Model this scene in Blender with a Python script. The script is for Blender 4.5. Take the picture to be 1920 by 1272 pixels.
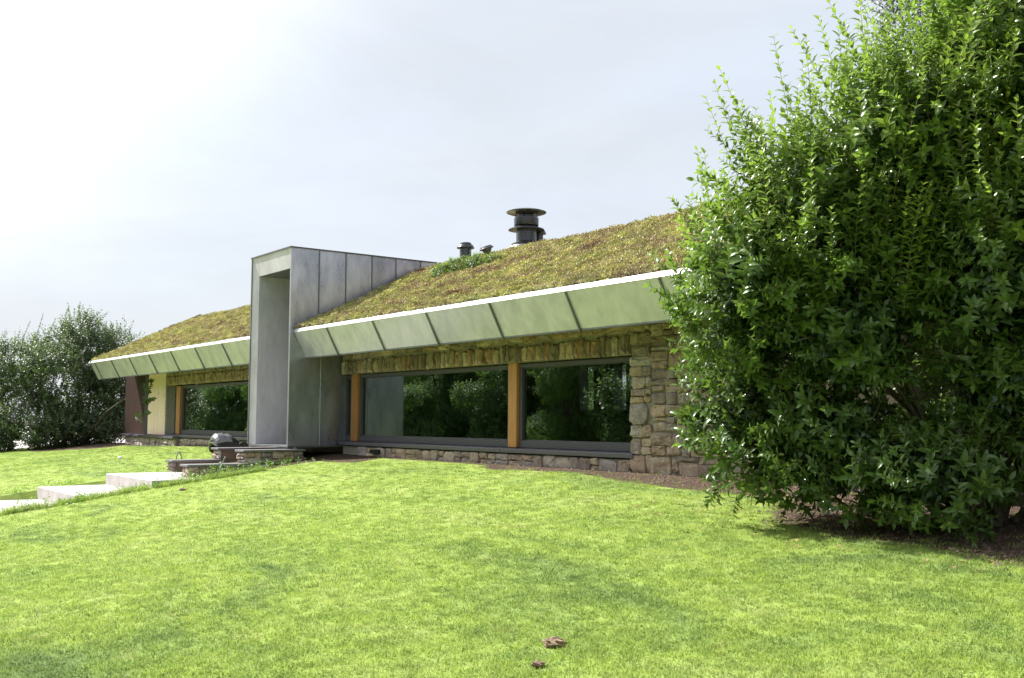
import bpy, bmesh, math, random
import numpy as np
from mathutils import Vector, Matrix
R_ = math.radians
scn = bpy.context.scene
for o in list(bpy.data.objects): bpy.data.objects.remove(o)
COL = scn.collection

# ---------------------------------------------------------------- camera
yaw, pit, rol = R_(36.764), R_(4.492), R_(0.265)
F = Vector((-math.cos(yaw)*math.cos(pit), math.sin(yaw)*math.cos(pit), math.sin(pit)))
Rv = Vector((math.sin(yaw), math.cos(yaw), 0)); U = Rv.cross(F)
R2 = Rv*math.cos(rol)+U*math.sin(rol); U2 = -Rv*math.sin(rol)+U*math.cos(rol)
cam = bpy.data.cameras.new('camera'); camo = bpy.data.objects.new('camera', cam); COL.objects.link(camo)
M = Matrix((R2, U2, -F)).transposed().to_4x4(); camo.matrix_world = M
cam.sensor_width = 36; cam.lens = 36*1936.175/1920; cam.clip_start = .1; cam.clip_end = 2000
scn.camera = camo

# ---------------------------------------------------------------- light
SUN_EL, SUN_FRONT = R_(46), R_(25)      # from the left end of the house, a little in front of its facade
sd = Vector((-math.cos(SUN_FRONT)*math.cos(SUN_EL), -math.sin(SUN_FRONT)*math.cos(SUN_EL), math.sin(SUN_EL)))
sl = bpy.data.lights.new('sun', 'SUN'); sl.energy = 4.2; sl.angle = R_(0.8); sl.color = (1, .96, .91)
so = bpy.data.objects.new('sun', sl); COL.objects.link(so); so.rotation_euler = sd.to_track_quat('Z', 'Y').to_euler()
world = bpy.data.worlds.new('World'); scn.world = world; world.use_nodes = True
nt = world.node_tree; nt.nodes.clear()
def nn(t, typ, **k):
    n = t.nodes.new(typ)
    for a, b in k.items(): setattr(n, a, b)
    return n
out = nn(nt, 'ShaderNodeOutputWorld'); bg = nn(nt, 'ShaderNodeBackground'); bg.inputs[1].default_value = .12
sky = nn(nt, 'ShaderNodeTexSky', sky_type='NISHITA'); sky.sun_disc = False
sky.sun_elevation = SUN_EL; sky.sun_rotation = math.atan2(sd.x, sd.y)
sky.dust_density = 2.5; sky.air_density = 1.0
tc = nn(nt, 'ShaderNodeTexCoord')
mp = nn(nt, 'ShaderNodeMapping'); mp.inputs['Scale'].default_value = (1.2, 1.2, 5.0); nt.links.new(tc.outputs['Generated'], mp.inputs[0])
nz = nn(nt, 'ShaderNodeTexNoise'); nz.inputs['Scale'].default_value = 2.2; nz.inputs['Detail'].default_value = 7; nz.inputs['Roughness'].default_value = .55
nt.links.new(mp.outputs[0], nz.inputs[0])
cr = nn(nt, 'ShaderNodeMapRange'); cr.inputs[1].default_value = .38; cr.inputs[2].default_value = .72; cr.inputs[3].default_value = .86; cr.inputs[4].default_value = .98
nt.links.new(nz.outputs[0], cr.inputs[0])
# veil of thin cloud, brighter towards the sun as thin cloud is
dp = nn(nt, 'ShaderNodeVectorMath', operation='DOT_PRODUCT'); nt.links.new(tc.outputs['Generated'], dp.inputs[0]); dp.inputs[1].default_value = sd
mr = nn(nt, 'ShaderNodeMapRange', interpolation_type='SMOOTHSTEP'); mr.inputs[1].default_value = .60; mr.inputs[2].default_value = 1.0; mr.inputs[3].default_value = 0; mr.inputs[4].default_value = 1
nt.links.new(dp.outputs['Value'], mr.inputs[0])
cc = nn(nt, 'ShaderNodeMix', data_type='RGBA'); nt.links.new(mr.outputs[0], cc.inputs[0])
wn = nn(nt, 'ShaderNodeTexNoise'); wn.inputs['Scale'].default_value = 2.6; wn.inputs['Detail'].default_value = 9; wn.inputs['Roughness'].default_value = .62; wn.inputs['Distortion'].default_value = .6
wm = nn(nt, 'ShaderNodeMapping'); wm.inputs['Scale'].default_value = (1, 1, 3.2); wm.inputs['Location'].default_value = (.3, 1.1, .2); nt.links.new(tc.outputs['Generated'], wm.inputs[0]); nt.links.new(wm.outputs[0], wn.inputs[0])
wr = nn(nt, 'ShaderNodeMapRange'); wr.inputs[1].default_value = .35; wr.inputs[2].default_value = .75; wr.inputs[3].default_value = .97; wr.inputs[4].default_value = 1.10; nt.links.new(wn.outputs[0], wr.inputs[0])
wx = nn(nt, 'ShaderNodeVectorMath', operation='SCALE'); nt.links.new(cc.outputs[2], wx.inputs[0]); nt.links.new(wr.outputs[0], wx.inputs['Scale'])
cc.inputs[6].default_value = (2.72, 2.88, 3.12, 1); cc.inputs[7].default_value = (8, 7.9, 7.7, 1)
mx = nn(nt, 'ShaderNodeMix', data_type='RGBA'); nt.links.new(cr.outputs[0], mx.inputs[0])
nt.links.new(sky.outputs[0], mx.inputs[6]); nt.links.new(wx.outputs[0], mx.inputs[7])
nt.links.new(mx.outputs[2], bg.inputs[0]); nt.links.new(bg.outputs[0], out.inputs[0])
scn.view_settings.view_transform = 'Standard'; scn.view_settings.look = 'None'
scn.view_settings.exposure = 1.25; scn.view_settings.gamma = 1; scn.view_settings.use_curve_mapping = False
scn.render.engine = 'CYCLES'
scn.cycles.max_bounces = 10; scn.cycles.transparent_max_bounces = 24; scn.cycles.use_denoising = True

# ---------------------------------------------------------------- materials
def mat(name, rough=.6, metal=0, spec=.5):
    m = bpy.data.materials.new(name); m.use_nodes = True
    t = m.node_tree; b = t.nodes['Principled BSDF']
    b.inputs['Roughness'].default_value = rough; b.inputs['Metallic'].default_value = metal
    b.inputs['Specular IOR Level'].default_value = spec
    return m, t, b
def coords(t, kind='Object', scale=(1, 1, 1)):
    if kind == 'World':
        g = nn(t, 'ShaderNodeNewGeometry').outputs['Position']
    else:
        g = nn(t, 'ShaderNodeTexCoord').outputs[kind]
    mpp = nn(t, 'ShaderNodeMapping'); mpp.inputs['Scale'].default_value = scale
    t.links.new(g, mpp.inputs[0]); return mpp.outputs[0]
def noise(t, vec, scale, detail=4, rough=.55, dist=0):
    n = nn(t, 'ShaderNodeTexNoise'); n.inputs['Scale'].default_value = scale; n.inputs['Detail'].default_value = detail
    n.inputs['Roughness'].default_value = rough; n.inputs['Distortion'].default_value = dist
    t.links.new(vec, n.inputs['Vector']); return n.outputs['Fac']
def ramp(t, fac, stops):
    r = nn(t, 'ShaderNodeValToRGB'); e = r.color_ramp.elements
    while len(e) < len(stops): e.new(.5)
    for i, (p, c) in enumerate(stops): e[i].position = p; e[i].color = (*c, 1)
    t.links.new(fac, r.inputs[0]); return r.outputs[0]
def mixc(t, fac, a, b, mode='MIX'):
    m = nn(t, 'ShaderNodeMix', data_type='RGBA', blend_type=mode)
    for v, s in ((fac, m.inputs[0]), (a, m.inputs[6]), (b, m.inputs[7])):
        if isinstance(v, (int, float)): s.default_value = v
        elif isinstance(v, tuple): s.default_value = (*v, 1)
        else: t.links.new(v, s)
    return m.outputs[2]
def bump(t, b, h, strength=.4, dist=.02):
    n = nn(t, 'ShaderNodeBump'); n.inputs['Strength'].default_value = strength; n.inputs['Distance'].default_value = dist
    t.links.new(h, n.inputs['Height']); t.links.new(n.outputs[0], b.inputs['Normal'])
def rnd(t): return nn(t, 'ShaderNodeObjectInfo').outputs['Random']
MT = {}
def zinc(name, ca, cb, rough, metal=.55):
    m, t, b = mat(name, rough, metal)
    v = coords(t, 'World', (1, 1, .35)); f = noise(t, v, 3.2, 6, .6, .15); g = noise(t, coords(t, 'World'), 55, 4, .8)
    c = ramp(t, f, [(.34, ca), (.66, cb)]); c = mixc(t, .2, c, ramp(t, g, [(.3, (.1, .1, .1)), (.7, (.9, .9, .9))]), 'SOFT_LIGHT')
    st = noise(t, coords(t, 'World', (1, 1, .45)), 4.5, 8, .72, .2)
    c = mixc(t, ramp(t, st, [(.50, (0, 0, 0)), (.75, (.3,)*3)]), c, tuple(x*.6 for x in ca))
    t.links.new(mixc(t, .10, c, rnd(t), 'OVERLAY'), b.inputs['Base Color'])
    rr = nn(t, 'ShaderNodeMapRange'); rr.inputs[3].default_value = rough-.1; rr.inputs[4].default_value = rough+.15; t.links.new(f, rr.inputs[0]); t.links.new(rr.outputs[0], b.inputs['Roughness'])
    bump(t, b, noise(t, coords(t, 'World'), 1.1, 2), .12, .02)
    MT[name] = m
zinc('zinc', (.33, .33, .43), (.52, .515, .65), .28, .75)
zinc('fascia_zinc', (.48, .46, .60), (.67, .64, .80), .36, .45)
zinc('trim_zinc', (.52, .50, .55), (.66, .64, .70), .4, .15)
zinc('zinc_dark', (.14, .15, .16), (.20, .21, .22), .45, .4)
def plain(name, c, rough=.5, metal=0, var=.25, sc=20, bs=.1):
    m, t, b = mat(name, rough, metal); v = coords(t); f = noise(t, v, sc, 6, .65)
    a = tuple(x*(1-var) for x in c); d = tuple(min(1, x*(1+var)) for x in c)
    t.links.new(ramp(t, f, [(.3, a), (.7, d)]), b.inputs['Base Color']); bump(t, b, f, bs, .01); MT[name] = m
plain('cap_metal', (.62, .62, .64), .38, .3, .06, 8)
plain('frame_metal', (.085, .078, .105), .42, .2, .12)
plain('sill_metal', (.13, .12, .155), .36, .25, .12)
plain('flue_metal', (.065, .066, .078), .27, .45, .2)
plain('steel', (.50, .50, .52), .3, .8, .15)
plain('mortar', (.27, .245, .21), .95, 0, .3, 14, .5)
plain('interior', (.13, .125, .12), .8, 0, .2)
plain('interior_floor', (.09, .06, .04), .5, 0, .2)
plain('concrete_white', (.40, .375, .365), .8, 0, .22, 2.2, .15)
plain('coping', (.17, .165, .17), .55, 0, .2, 10)
plain('black_plastic', (.015, .015, .017), .35)
plain('silver_plastic', (.24, .24, .26), .25, .4, .05)
plain('bark', (.10, .085, .065), .9, 0, .4, 25, .6)
plain('stem_green', (.20, .17, .09), .7, 0, .3)
plain('clod', (.23, .16, .11), .95, 0, .5, 30, .8)
plain('cable_grey', (.22, .21, .20), .6)
plain('dandelion', (.8, .8, .78), .9, 0, .05)
plain('gravel', (.45, .43, .42), .95, 0, .3, 40, .5)
def wood(name, ca, cb, rough=.5, axis=(9, 9, .8)):
    m, t, b = mat(name, rough); v = coords(t, 'World', axis); f = noise(t, v, 2.4, 6, .6, .6)
    c = ramp(t, f, [(.28, ca), (.72, cb)]); c = mixc(t, .22, c, rnd(t), 'OVERLAY')
    k = noise(t, coords(t, 'World', (5, 5, 2.2)), 1.3, 2)
    c = mixc(t, ramp(t, k, [(.68, (0, 0, 0)), (.75, (.7,)*3)]), c, tuple(x*.35 for x in ca))
    t.links.new(c, b.inputs['Base Color']); bump(t, b, f, .2, .01); MT[name] = m
wood('post_wood', (.34, .15, .05), (.54, .255, .09))
wood('cream_wood', (.97, .69, .62), (.99, .79, .74))
wood('red_wood', (.030, .012, .010), (.05, .019, .015))
# rubble stone: hue per stone, grain and lichen on it
m, t, b = mat('stone', .9)
f = noise(t, coords(t, 'World', (1, 1, 1)), 9, 8, .7); g = noise(t, coords(t, 'World', (1, 1, 2.2)), 30, 6, .75)
base = ramp(t, rnd(t), [(0, (.36, .29, .26)), (.18, (.60, .43, .33)), (.36, (.42, .365, .36)), (.52, (.66, .51, .39)), (.68, (.33, .25, .235)), (.84, (.60, .54, .50)), (1, (.54, .36, .27))])
c = mixc(t, .75, base, ramp(t, f, [(.25, (.2,)*3), (.75, (.82,)*3)]), 'OVERLAY'); c = mixc(t, .4, c, ramp(t, g, [(.3, (.1,)*3), (.7, (.9,)*3)]), 'SOFT_LIGHT')
t.links.new(c, b.inputs['Base Color'])
hh = nn(t, 'ShaderNodeMath', operation='ADD'); t.links.new(f, hh.inputs[0]); t.links.new(g, hh.inputs[1]); bump(t, b, hh.outputs[0], 1.0, .045); MT['stone'] = m
# the lintel stones: mossy, yellower
m, t, b = mat('lintel_stone', .92)
base = ramp(t, rnd(t), [(0, (.16, .12, .11)), (.2, (.38, .28, .23)), (.4, (.21, .165, .145)), (.58, (.48, .37, .31)), (.74, (.36, .21, .155)), (.88, (.44, .38, .35)), (1, (.18, .135, .125))])
f = noise(t, coords(t, 'World'), 8, 8, .7); c = mixc(t, .75, base, ramp(t, f, [(.25, (.2,)*3), (.75, (.8,)*3)]), 'OVERLAY')
mo = noise(t, coords(t, 'World'), 2.7, 6, .7); c = mixc(t, ramp(t, mo, [(.5, (0,)*3), (.66, (.45,)*3)]), c, (.085, .085, .03))
t.links.new(c, b.inputs['Base Color']); bump(t, b, f, .8, .03); MT['lintel_stone'] = m
m, t, b = mat('brick', .85)
f = noise(t, coords(t, 'World'), 12, 5); t.links.new(ramp(t, f, [(.3, (.10, .09, .10)), (.7, (.20, .17, .17))]), b.inputs['Base Color']); MT['brick'] = m
# glass: thin pane, partly mirror partly clear
m = bpy.data.materials.new('window_glass'); m.use_nodes = True; t = m.node_tree; t.nodes.clear()
o_ = nn(t, 'ShaderNodeOutputMaterial'); ms = nn(t, 'ShaderNodeMixShader'); tr = nn(t, 'ShaderNodeBsdfTransparent'); gl = nn(t, 'ShaderNodeBsdfGlossy')
tr.inputs[0].default_value = (.42, .47, .45, 1); gl.inputs['Roughness'].default_value = .0; gl.inputs[0].default_value = (.85, .95, .92, 1)
fr = nn(t, 'ShaderNodeFresnel'); fr.inputs[0].default_value = 1.9
nb = nn(t, 'ShaderNodeBump'); nb.inputs['Strength'].default_value = .012; nb.inputs['Distance'].default_value = .01
t.links.new(noise(t, coords(t, 'World'), .8, 1), nb.inputs['Height']); t.links.new(nb.outputs[0], gl.inputs['Normal'])
ml = nn(t, 'ShaderNodeMath', operation='MULTIPLY_ADD'); ml.inputs[1].default_value = 1.1; ml.inputs[2].default_value = .10; t.links.new(fr.outputs[0], ml.inputs[0])
t.links.new(ml.outputs[0], ms.inputs[0]); t.links.new(tr.outputs[0], ms.inputs[1]); t.links.new(gl.outputs[0], ms.inputs[2]); t.links.new(ms.outputs[0], o_.inputs[0]); MT['glass'] = m
# leaves
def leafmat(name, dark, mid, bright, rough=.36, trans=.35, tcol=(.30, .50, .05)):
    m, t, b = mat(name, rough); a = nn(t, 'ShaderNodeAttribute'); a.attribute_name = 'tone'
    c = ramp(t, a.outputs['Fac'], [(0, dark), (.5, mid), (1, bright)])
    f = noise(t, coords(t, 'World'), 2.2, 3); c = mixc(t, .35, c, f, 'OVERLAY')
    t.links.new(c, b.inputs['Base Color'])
    o_ = t.nodes['Material Output']; ms = nn(t, 'ShaderNodeMixShader'); tl = nn(t, 'ShaderNodeBsdfTranslucent')
    t.links.new(mixc(t, .6, c, tcol, 'MIX'), tl.inputs[0])
    mm = nn(t, 'ShaderNodeMath', operation='MULTIPLY'); mm.inputs[1].default_value = trans*1.3
    ad = nn(t, 'ShaderNodeMath', operation='ADD'); ad.inputs[1].default_value = .25; t.links.new(a.outputs['Fac'], ad.inputs[0]); t.links.new(ad.outputs[0], mm.inputs[0])
    t.links.new(mm.outputs[0], ms.inputs[0]); t.links.new(b.outputs[0], ms.inputs[1]); t.links.new(tl.outputs[0], ms.inputs[2]); t.links.new(ms.outputs[0], o_.inputs[0]); MT[name] = m
leafmat('privet_leaf', (.042, .082, .026), (.12, .205, .04), (.29, .39, .055), .29, .42, (.26, .42, .05))
leafmat('small_leaf', (.028, .050, .028), (.065, .105, .05), (.16, .22, .08), .45, .3, (.2, .32, .06))
leafmat('tree_leaf', (.05, .095, .045), (.14, .23, .10), (.32, .44, .18), .5, .45)
leafmat('weed_leaf', (.05, .12, .02), (.10, .24, .03), (.22, .42, .04), .45, .35)
leafmat('roof_shrub_leaf', (.03, .08, .02), (.08, .18, .03), (.22, .34, .04), .45, .3)
# grass blades and lawn share one pattern of tints over the ground
def lawncol(t, k=1.0):
    w = coords(t, 'World'); big = noise(t, coords(t, 'World', (1, 1.6, 1)), .42, 5, .55, .8); sm = noise(t, w, 5.5, 4, .6)
    c = ramp(t, big, [(.27, (.17, .25, .08)), (.39, (.24, .335, .085)), (.51, (.30, .40, .09)), (.70, (.34, .42, .13))])  # broad patches: uneven light and soft shade put into the colour, also longer grass
    c = mixc(t, .28, c, ramp(t, sm, [(.3, (.25,)*3), (.7, (.75,)*3)]), 'OVERLAY')
    dry = noise(t, w, 1.3, 6, .7); c = mixc(t, ramp(t, dry, [(.60, (0,)*3), (.72, (.5,)*3)]), c, (.34, .33, .13))
    return mixc(t, 1.0, c, (k, k, k), 'MULTIPLY')
m, t, b = mat('grass_blade', .5, 0, .35)
c = mixc(t, .6, lawncol(t, 1.0), ramp(t, rnd(t), [(0, (.18, .26, .2)), (.5, (.5, .5, .5)), (1, (.85, .78, .6))]), 'OVERLAY')
t.links.new(c, b.inputs['Base Color']); o_ = t.nodes['Material Output']; ms = nn(t, 'ShaderNodeMixShader'); tl = nn(t, 'ShaderNodeBsdfTranslucent')
t.links.new(c, tl.inputs[0]); ms.inputs[0].default_value = .45; t.links.new(b.outputs[0], ms.inputs[1]); t.links.new(tl.outputs[0], ms.inputs[2]); t.links.new(ms.outputs[0], o_.inputs[0]); MT['grass_blade'] = m
m, t, b = mat('lawn_ground', .95, 0, .1)
a = nn(t, 'ShaderNodeAttribute'); a.attribute_name = 'soil'; w = coords(t, 'World')
sn = noise(t, w, 7, 6, .7); soil = ramp(t, noise(t, w, 28, 8, .75), [(.34, (.022, .016, .012)), (.5, (.075, .052, .038)), (.66, (.19, .14, .10))])
ad = nn(t, 'ShaderNodeMath', operation='MULTIPLY_ADD'); ad.inputs[1].default_value = .5; ad.inputs[2].default_value = -.25; t.links.new(sn, ad.inputs[0])
a2 = nn(t, 'ShaderNodeMath', operation='ADD'); t.links.new(ad.outputs[0], a2.inputs[0]); t.links.new(a.outputs['Fac'], a2.inputs[1])
fac = ramp(t, a2.outputs[0], [(.35, (0,)*3), (.55, (1,)*3)])
t.links.new(mixc(t, fac, lawncol(t, .8), soil), b.inputs['Base Color']); bump(t, b, noise(t, w, 45, 6, .7), .7, .03); MT['lawn_ground'] = m
# sedum
m, t, b = mat('sedum', .7, 0, .3)
w = coords(t, 'World', (.55, 1.15, 1.15)); f = noise(t, w, 1.5, 6, .62, .5)
c = ramp(t, f, [(.26, (.20, .10, .07)), (.33, (.40, .30, .20)), (.41, (.56, .50, .33)), (.49, (.55, .52, .30)), (.56, (.54, .56, .24)), (.63, (.56, .49, .35)), (.70, (.34, .42, .15))])
c = mixc(t, .7, c, ramp(t, rnd(t), [(0, (.15, .12, .1)), (.5, (.5, .5, .5)), (1, (.85, .8, .6))]), 'OVERLAY')
pk = noise(t, coords(t, 'World', (1, 1, 1)), 2.6, 5, .7); c = mixc(t, ramp(t, pk, [(.58, (0,)*3), (.68, (.45,)*3)]), c, (.50, .40, .27))
t.links.new(c, b.inputs['Base Color']); bump(t, b, noise(t, coords(t, 'World'), 60, 5), .8, .03); MT['sedum'] = m

# ---------------------------------------------------------------- helpers
def props(o, label=None, cat=None, group=None, kind=None):
    if label: o['label'] = label
    if cat: o['category'] = cat
    if group: o['group'] = group
    if kind: o['kind'] = kind
    return o
def link(o, parent=None):
    COL.objects.link(o)
    if parent is not None:
        o.parent = parent
    return o
def empty(name, loc=(0, 0, 0), rz=0, parent=None):
    o = bpy.data.objects.new(name, None); o.location = loc; o.rotation_euler.z = rz; o.empty_display_size = .2
    return link(o, parent)
class MB:
    """collects faces; all coordinates are local to the thing it is built for"""
    def __init__(s): s.v = []; s.f = []
    def add(s, vs, fs):
        k = len(s.v); s.v += [tuple(v) for v in vs]; s.f += [tuple(i+k for i in f) for f in fs]; return s
    def box(s, x0, x1, y0, y1, z0, z1):
        v = [(x, y, z) for z in (z0, z1) for y in (y0, y1) for x in (x0, x1)]
        return s.add(v, [(0, 2, 3, 1), (4, 5, 7, 6), (0, 1, 5, 4), (2, 6, 7, 3), (0, 4, 6, 2), (1, 3, 7, 5)])
    def prism(s, pts, x0, x1):
        """polygon in the YZ plane extruded along X"""
        n = len(pts); v = [(x0, y, z) for y, z in pts]+[(x1, y, z) for y, z in pts]
        return s.add(v, [tuple(range(n))[::-1], tuple(range(n, 2*n))]+[(i, (i+1) % n, n+(i+1) % n, n+i) for i in range(n)])
    def prismz(s, pts, z0, z1):
        n = len(pts); v = [(x, y, z0) for x, y in pts]+[(x, y, z1) for x, y in pts]
        return s.add(v, [tuple(range(n))[::-1], tuple(range(n, 2*n))]+[(i, (i+1) % n, n+(i+1) % n, n+i) for i in range(n)])
    def lathe(s, prof, cx=0, cy=0, n=28, shear=0):
        v = []
        for r, z in prof:
            for i in range(n):
                a = 2*math.pi*i/n; v.append((cx+r*math.cos(a), cy+r*math.sin(a), z))
        f = [(j*n+i, j*n+(i+1) % n, (j+1)*n+(i+1) % n, (j+1)*n+i) for j in range(len(prof)-1) for i in range(n)]
        return s.add(v, f)
    def tube(s, pts, rad, n=6):
        pts = [Vector(p) for p in pts]; v = []
        for i, p in enumerate(pts):
            d = (pts[min(i+1, len(pts)-1)]-pts[max(i-1, 0)]).normalized()
            a = d.cross(Vector((.3, .2, 1))).normalized(); c = d.cross(a); r = rad[i] if isinstance(rad, (list, tuple)) else rad
            v += [p+(a*math.cos(2*math.pi*k/n)+c*math.sin(2*math.pi*k/n))*r for k in range(n)]
        f = [(j*n+i, j*n+(i+1) % n, (j+1)*n+(i+1) % n, (j+1)*n+i) for j in range(len(pts)-1) for i in range(n)]
        f += [tuple(range(n))[::-1], tuple(range((len(pts)-1)*n, len(pts)*n))]
        return s.add(v, f)
    def build(s, name, m, parent=None, smooth=False, bevel=0, kind=None, label=None):
        me = bpy.data.meshes.new(name); me.from_pydata(s.v, [], s.f); me.materials.append(MT[m])
        if smooth:
            for p in me.polygons: p.use_smooth = True
        o = link(bpy.data.objects.new(name, me), parent)
        if bevel:
            bv = o.modifiers.new('bevel', 'BEVEL'); bv.width = bevel; bv.segments = 2; bv.limit_method = 'ANGLE'; bv.angle_limit = R_(40)
        if kind: o['kind'] = kind
        if label: o['label'] = label
        return o
def fnmesh(name, V, Fq, m, tone=None, parent=None, smooth=False, nv=3):
    """fast mesh from numpy arrays of triangles or quads"""
    me = bpy.data.meshes.new(name); V = np.asarray(V, np.float32); Fq = np.asarray(Fq, np.int32)
    me.vertices.add(len(V)); me.vertices.foreach_set('co', V.ravel())
    me.loops.add(Fq.size); me.loops.foreach_set('vertex_index', Fq.ravel())
    me.polygons.add(len(Fq)); me.polygons.foreach_set('loop_start', np.arange(0, Fq.size, Fq.shape[1], dtype=np.int32))
    me.polygons.foreach_set('loop_total', np.full(len(Fq), Fq.shape[1], np.int32))
    if smooth: me.polygons.foreach_set('use_smooth', np.ones(len(Fq), bool))
    me.update(calc_edges=True); me.validate()
    if tone is not None:
        at = me.attributes.new('tone', 'FLOAT', 'POINT'); at.data.foreach_set('value', np.asarray(tone, np.float32))
    me.materials.append(MT[m])
    return link(bpy.data.objects.new(name, me), parent)

# ---------------------------------------------------------------- ground
PX0, PX1 = -25.8, -22.35           # the path of slabs
def sstep(a, b, x):
    t = np.clip((x-a)/(b-a), 0, 1); return t*t*(3-2*t)
def lawn_h(X, Y):
    X = np.asarray(X, float); Y = np.asarray(Y, float)
    base = -.86-.17*sstep(-30, -42, X)-.35*sstep(-42, -60, X)
    base = base-.12*sstep(-12, -6, X)
    d = np.clip(12-Y, 0, 11)
    sl = .128-.034*sstep(-20, -6, X)-.028*sstep(-26.5, -31, X)
    z = base-sl*d + .25*np.exp(-((d-0)/1.6)**2)*0
    z = z-.004*np.clip(d-7, 0, 10)**2*sstep(-30, -22, X)*0
    z = z + .012*np.sin(X*1.7+Y*.6)*np.sin(Y*1.3-X*.4)*sstep(0, 1.5, d)+.02*np.sin(X*.55+1.3)*np.sin(Y*.7+X*.2)*sstep(0, 2, d)
    z = z-.7*sstep(15, 40, Y)
    return z
SLABS = [(7.14, 9.95, -1.32, .27), (5.62, 7.6, -1.582, .29), (3.9, 6.1, -1.862, .22)]
def ground_h(X, Y):
    z = lawn_h(X, Y); X = np.asarray(X, float); Y = np.asarray(Y, float)
    inp = (X > PX0-.01) & (X < PX1+.01) & (Y > 3.8) & (Y < 11.3)
    cut = np.where(Y > 9.8, -.98, np.where(Y > 7.2, -1.42, np.where(Y > 5.7, -1.70, -1.98)))
    return np.where(inp, np.minimum(z, cut), z)
def lin(a, b, n): return list(np.linspace(a, b, n, endpoint=False))
xs = [-700, -400, -220, -140, -95, -75]+lin(-62, -47, 18)+lin(-47, -26, 90)+lin(-26, -22, 28)+[PX0, PX0-.05, PX1, PX1+.05]+lin(-22, 2, 170)+lin(2, 20, 12)+[20, 40, 90, 200, 400, 700]
ys = [-700, -400, -200, -100, -50]+lin(-30, -4, 14)+lin(-4, 13, 110)+lin(13, 40, 20)+[40, 60, 100, 200, 400, 700]
xs = sorted(set(round(float(x), 3) for x in xs)); ys = sorted(set(round(float(y), 3) for y in ys))
GX, GY = np.meshgrid(xs, ys); GZ = ground_h(GX, GY)
nx, ny = len(xs), len(ys)
def soilmask(X, Y):
    wob = .25*np.sin(X*1.9)+.15*np.sin(X*4.3+1)
    s1 = sstep(11.35, 11.75, Y+wob*.35)*sstep(-18, -15.5, X)          # strip along the wall
    s0 = sstep(11.75, 11.95, Y)                                          # thin strip everywhere
    dx, dy = (X+4.2)/4.8, (Y-11.3)/2.3
    s2 = sstep(1.22, .72, np.sqrt(dx*dx+dy*dy)+wob*.12)                 # bed under the shrub
    s4 = sstep(1.3, .7, np.sqrt(((X+10.0)/3.6)**2+((Y-12.0)/.95)**2)+wob*.1)
    s3 = ((X > -23.6) & (X < -20.8)) * sstep(10.9, 11.3, Y+wob*.2)
    s5 = sstep(1.1, .8, np.sqrt(((X+44.8)/4.5)**2+((Y-11.2)/2.0)**2))
    inp = ((X > PX0) & (X < PX1) & (Y > 3.8) & (Y < 12))*1.0
    return np.clip(np.maximum.reduce([s1, s0, s2, s3, s4, s5, inp]), 0, 1)
SO = soilmask(GX, GY)
idx = np.arange(nx*ny).reshape(ny, nx)
quads = np.stack([idx[:-1, :-1].ravel(), idx[:-1, 1:].ravel(), idx[1:, 1:].ravel(), idx[1:, :-1].ravel()], 1)
gr = fnmesh('lawn_ground', np.stack([GX.ravel(), GY.ravel(), GZ.ravel()], 1), quads, 'lawn_ground', smooth=True)
at = gr.data.attributes.new('soil', 'FLOAT', 'POINT'); at.data.foreach_set('value', SO.ravel().astype(np.float32))
props(gr, kind='structure', label='sloping green lawn with bare soil along the stone wall')

# ---------------------------------------------------------------- instanced ground cover ("stuff")
def tuft_obj(name, blades, rad, h, w, seed, m, lean=.5):
    r = np.random.default_rng(seed); V = []; Fq = []
    for i in range(blades):
        a = r.uniform(0, 6.283); q = rad*math.sqrt(r.uniform()); x, y = q*math.cos(a), q*math.sin(a)
        b = r.uniform(0, 6.283); hh = h*r.uniform(.55, 1.15); ww = w*r.uniform(.7, 1.3); l = lean*r.uniform(.2, 1.2)*hh
        dx, dy = math.cos(b), math.sin(b); c2 = r.uniform(0, 6.283); ux, uy = math.cos(c2), math.sin(c2)
        k = len(V)
        V += [(x-dx*ww, y-dy*ww, -.01), (x+dx*ww, y+dy*ww, -.01), (x+ux*l*.35+dx*ww*.8, y+uy*l*.35+dy*ww*.8, hh*.6), (x+ux*l*.35-dx*ww*.8, y+uy*l*.35-dy*ww*.8, hh*.6), (x+ux*l, y+uy*l, hh)]
        Fq += [(k, k+1, k+2), (k, k+2, k+3), (k+3, k+2, k+4)]
    me = bpy.data.meshes.new(name); me.from_pydata(V, [], Fq); me.materials.append(MT[m])
    return bpy.data.objects.new(name, me)     # never linked: only instanced
def sedum_obj(name, n, rad, seed, hgt=.05):
    r = np.random.default_rng(seed); V = []; Fq = []
    for i in range(n):
        a = r.uniform(0, 6.283); q = rad*math.sqrt(r.uniform()); x, y = q*math.cos(a), q*math.sin(a); hz = hgt*r.uniform(.5, 1.3)*(1-.5*q/rad)
        for j in range(4):
            b = a+j*1.57+r.uniform(-.4, .4); s = .014*r.uniform(.7, 1.4); k = len(V)
            dx, dy = math.cos(b), math.sin(b)
            V += [(x, y, hz-.03), (x+dx*s-dy*s*.6, y+dy*s+dx*s*.6, hz-.005), (x+dx*s*1.7, y+dy*s*1.7, hz+.008), (x+dx*s+dy*s*.6, y+dy*s-dx*s*.6, hz-.005)]
            Fq += [(k, k+1, k+2, k+3)]
    me = bpy.data.meshes.new(name); me.from_pydata(V, [], Fq); me.materials.append(MT[m_sed]) if False else me.materials.append(MT['sedum'])
    return bpy.data.objects.new(name, me)
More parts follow.
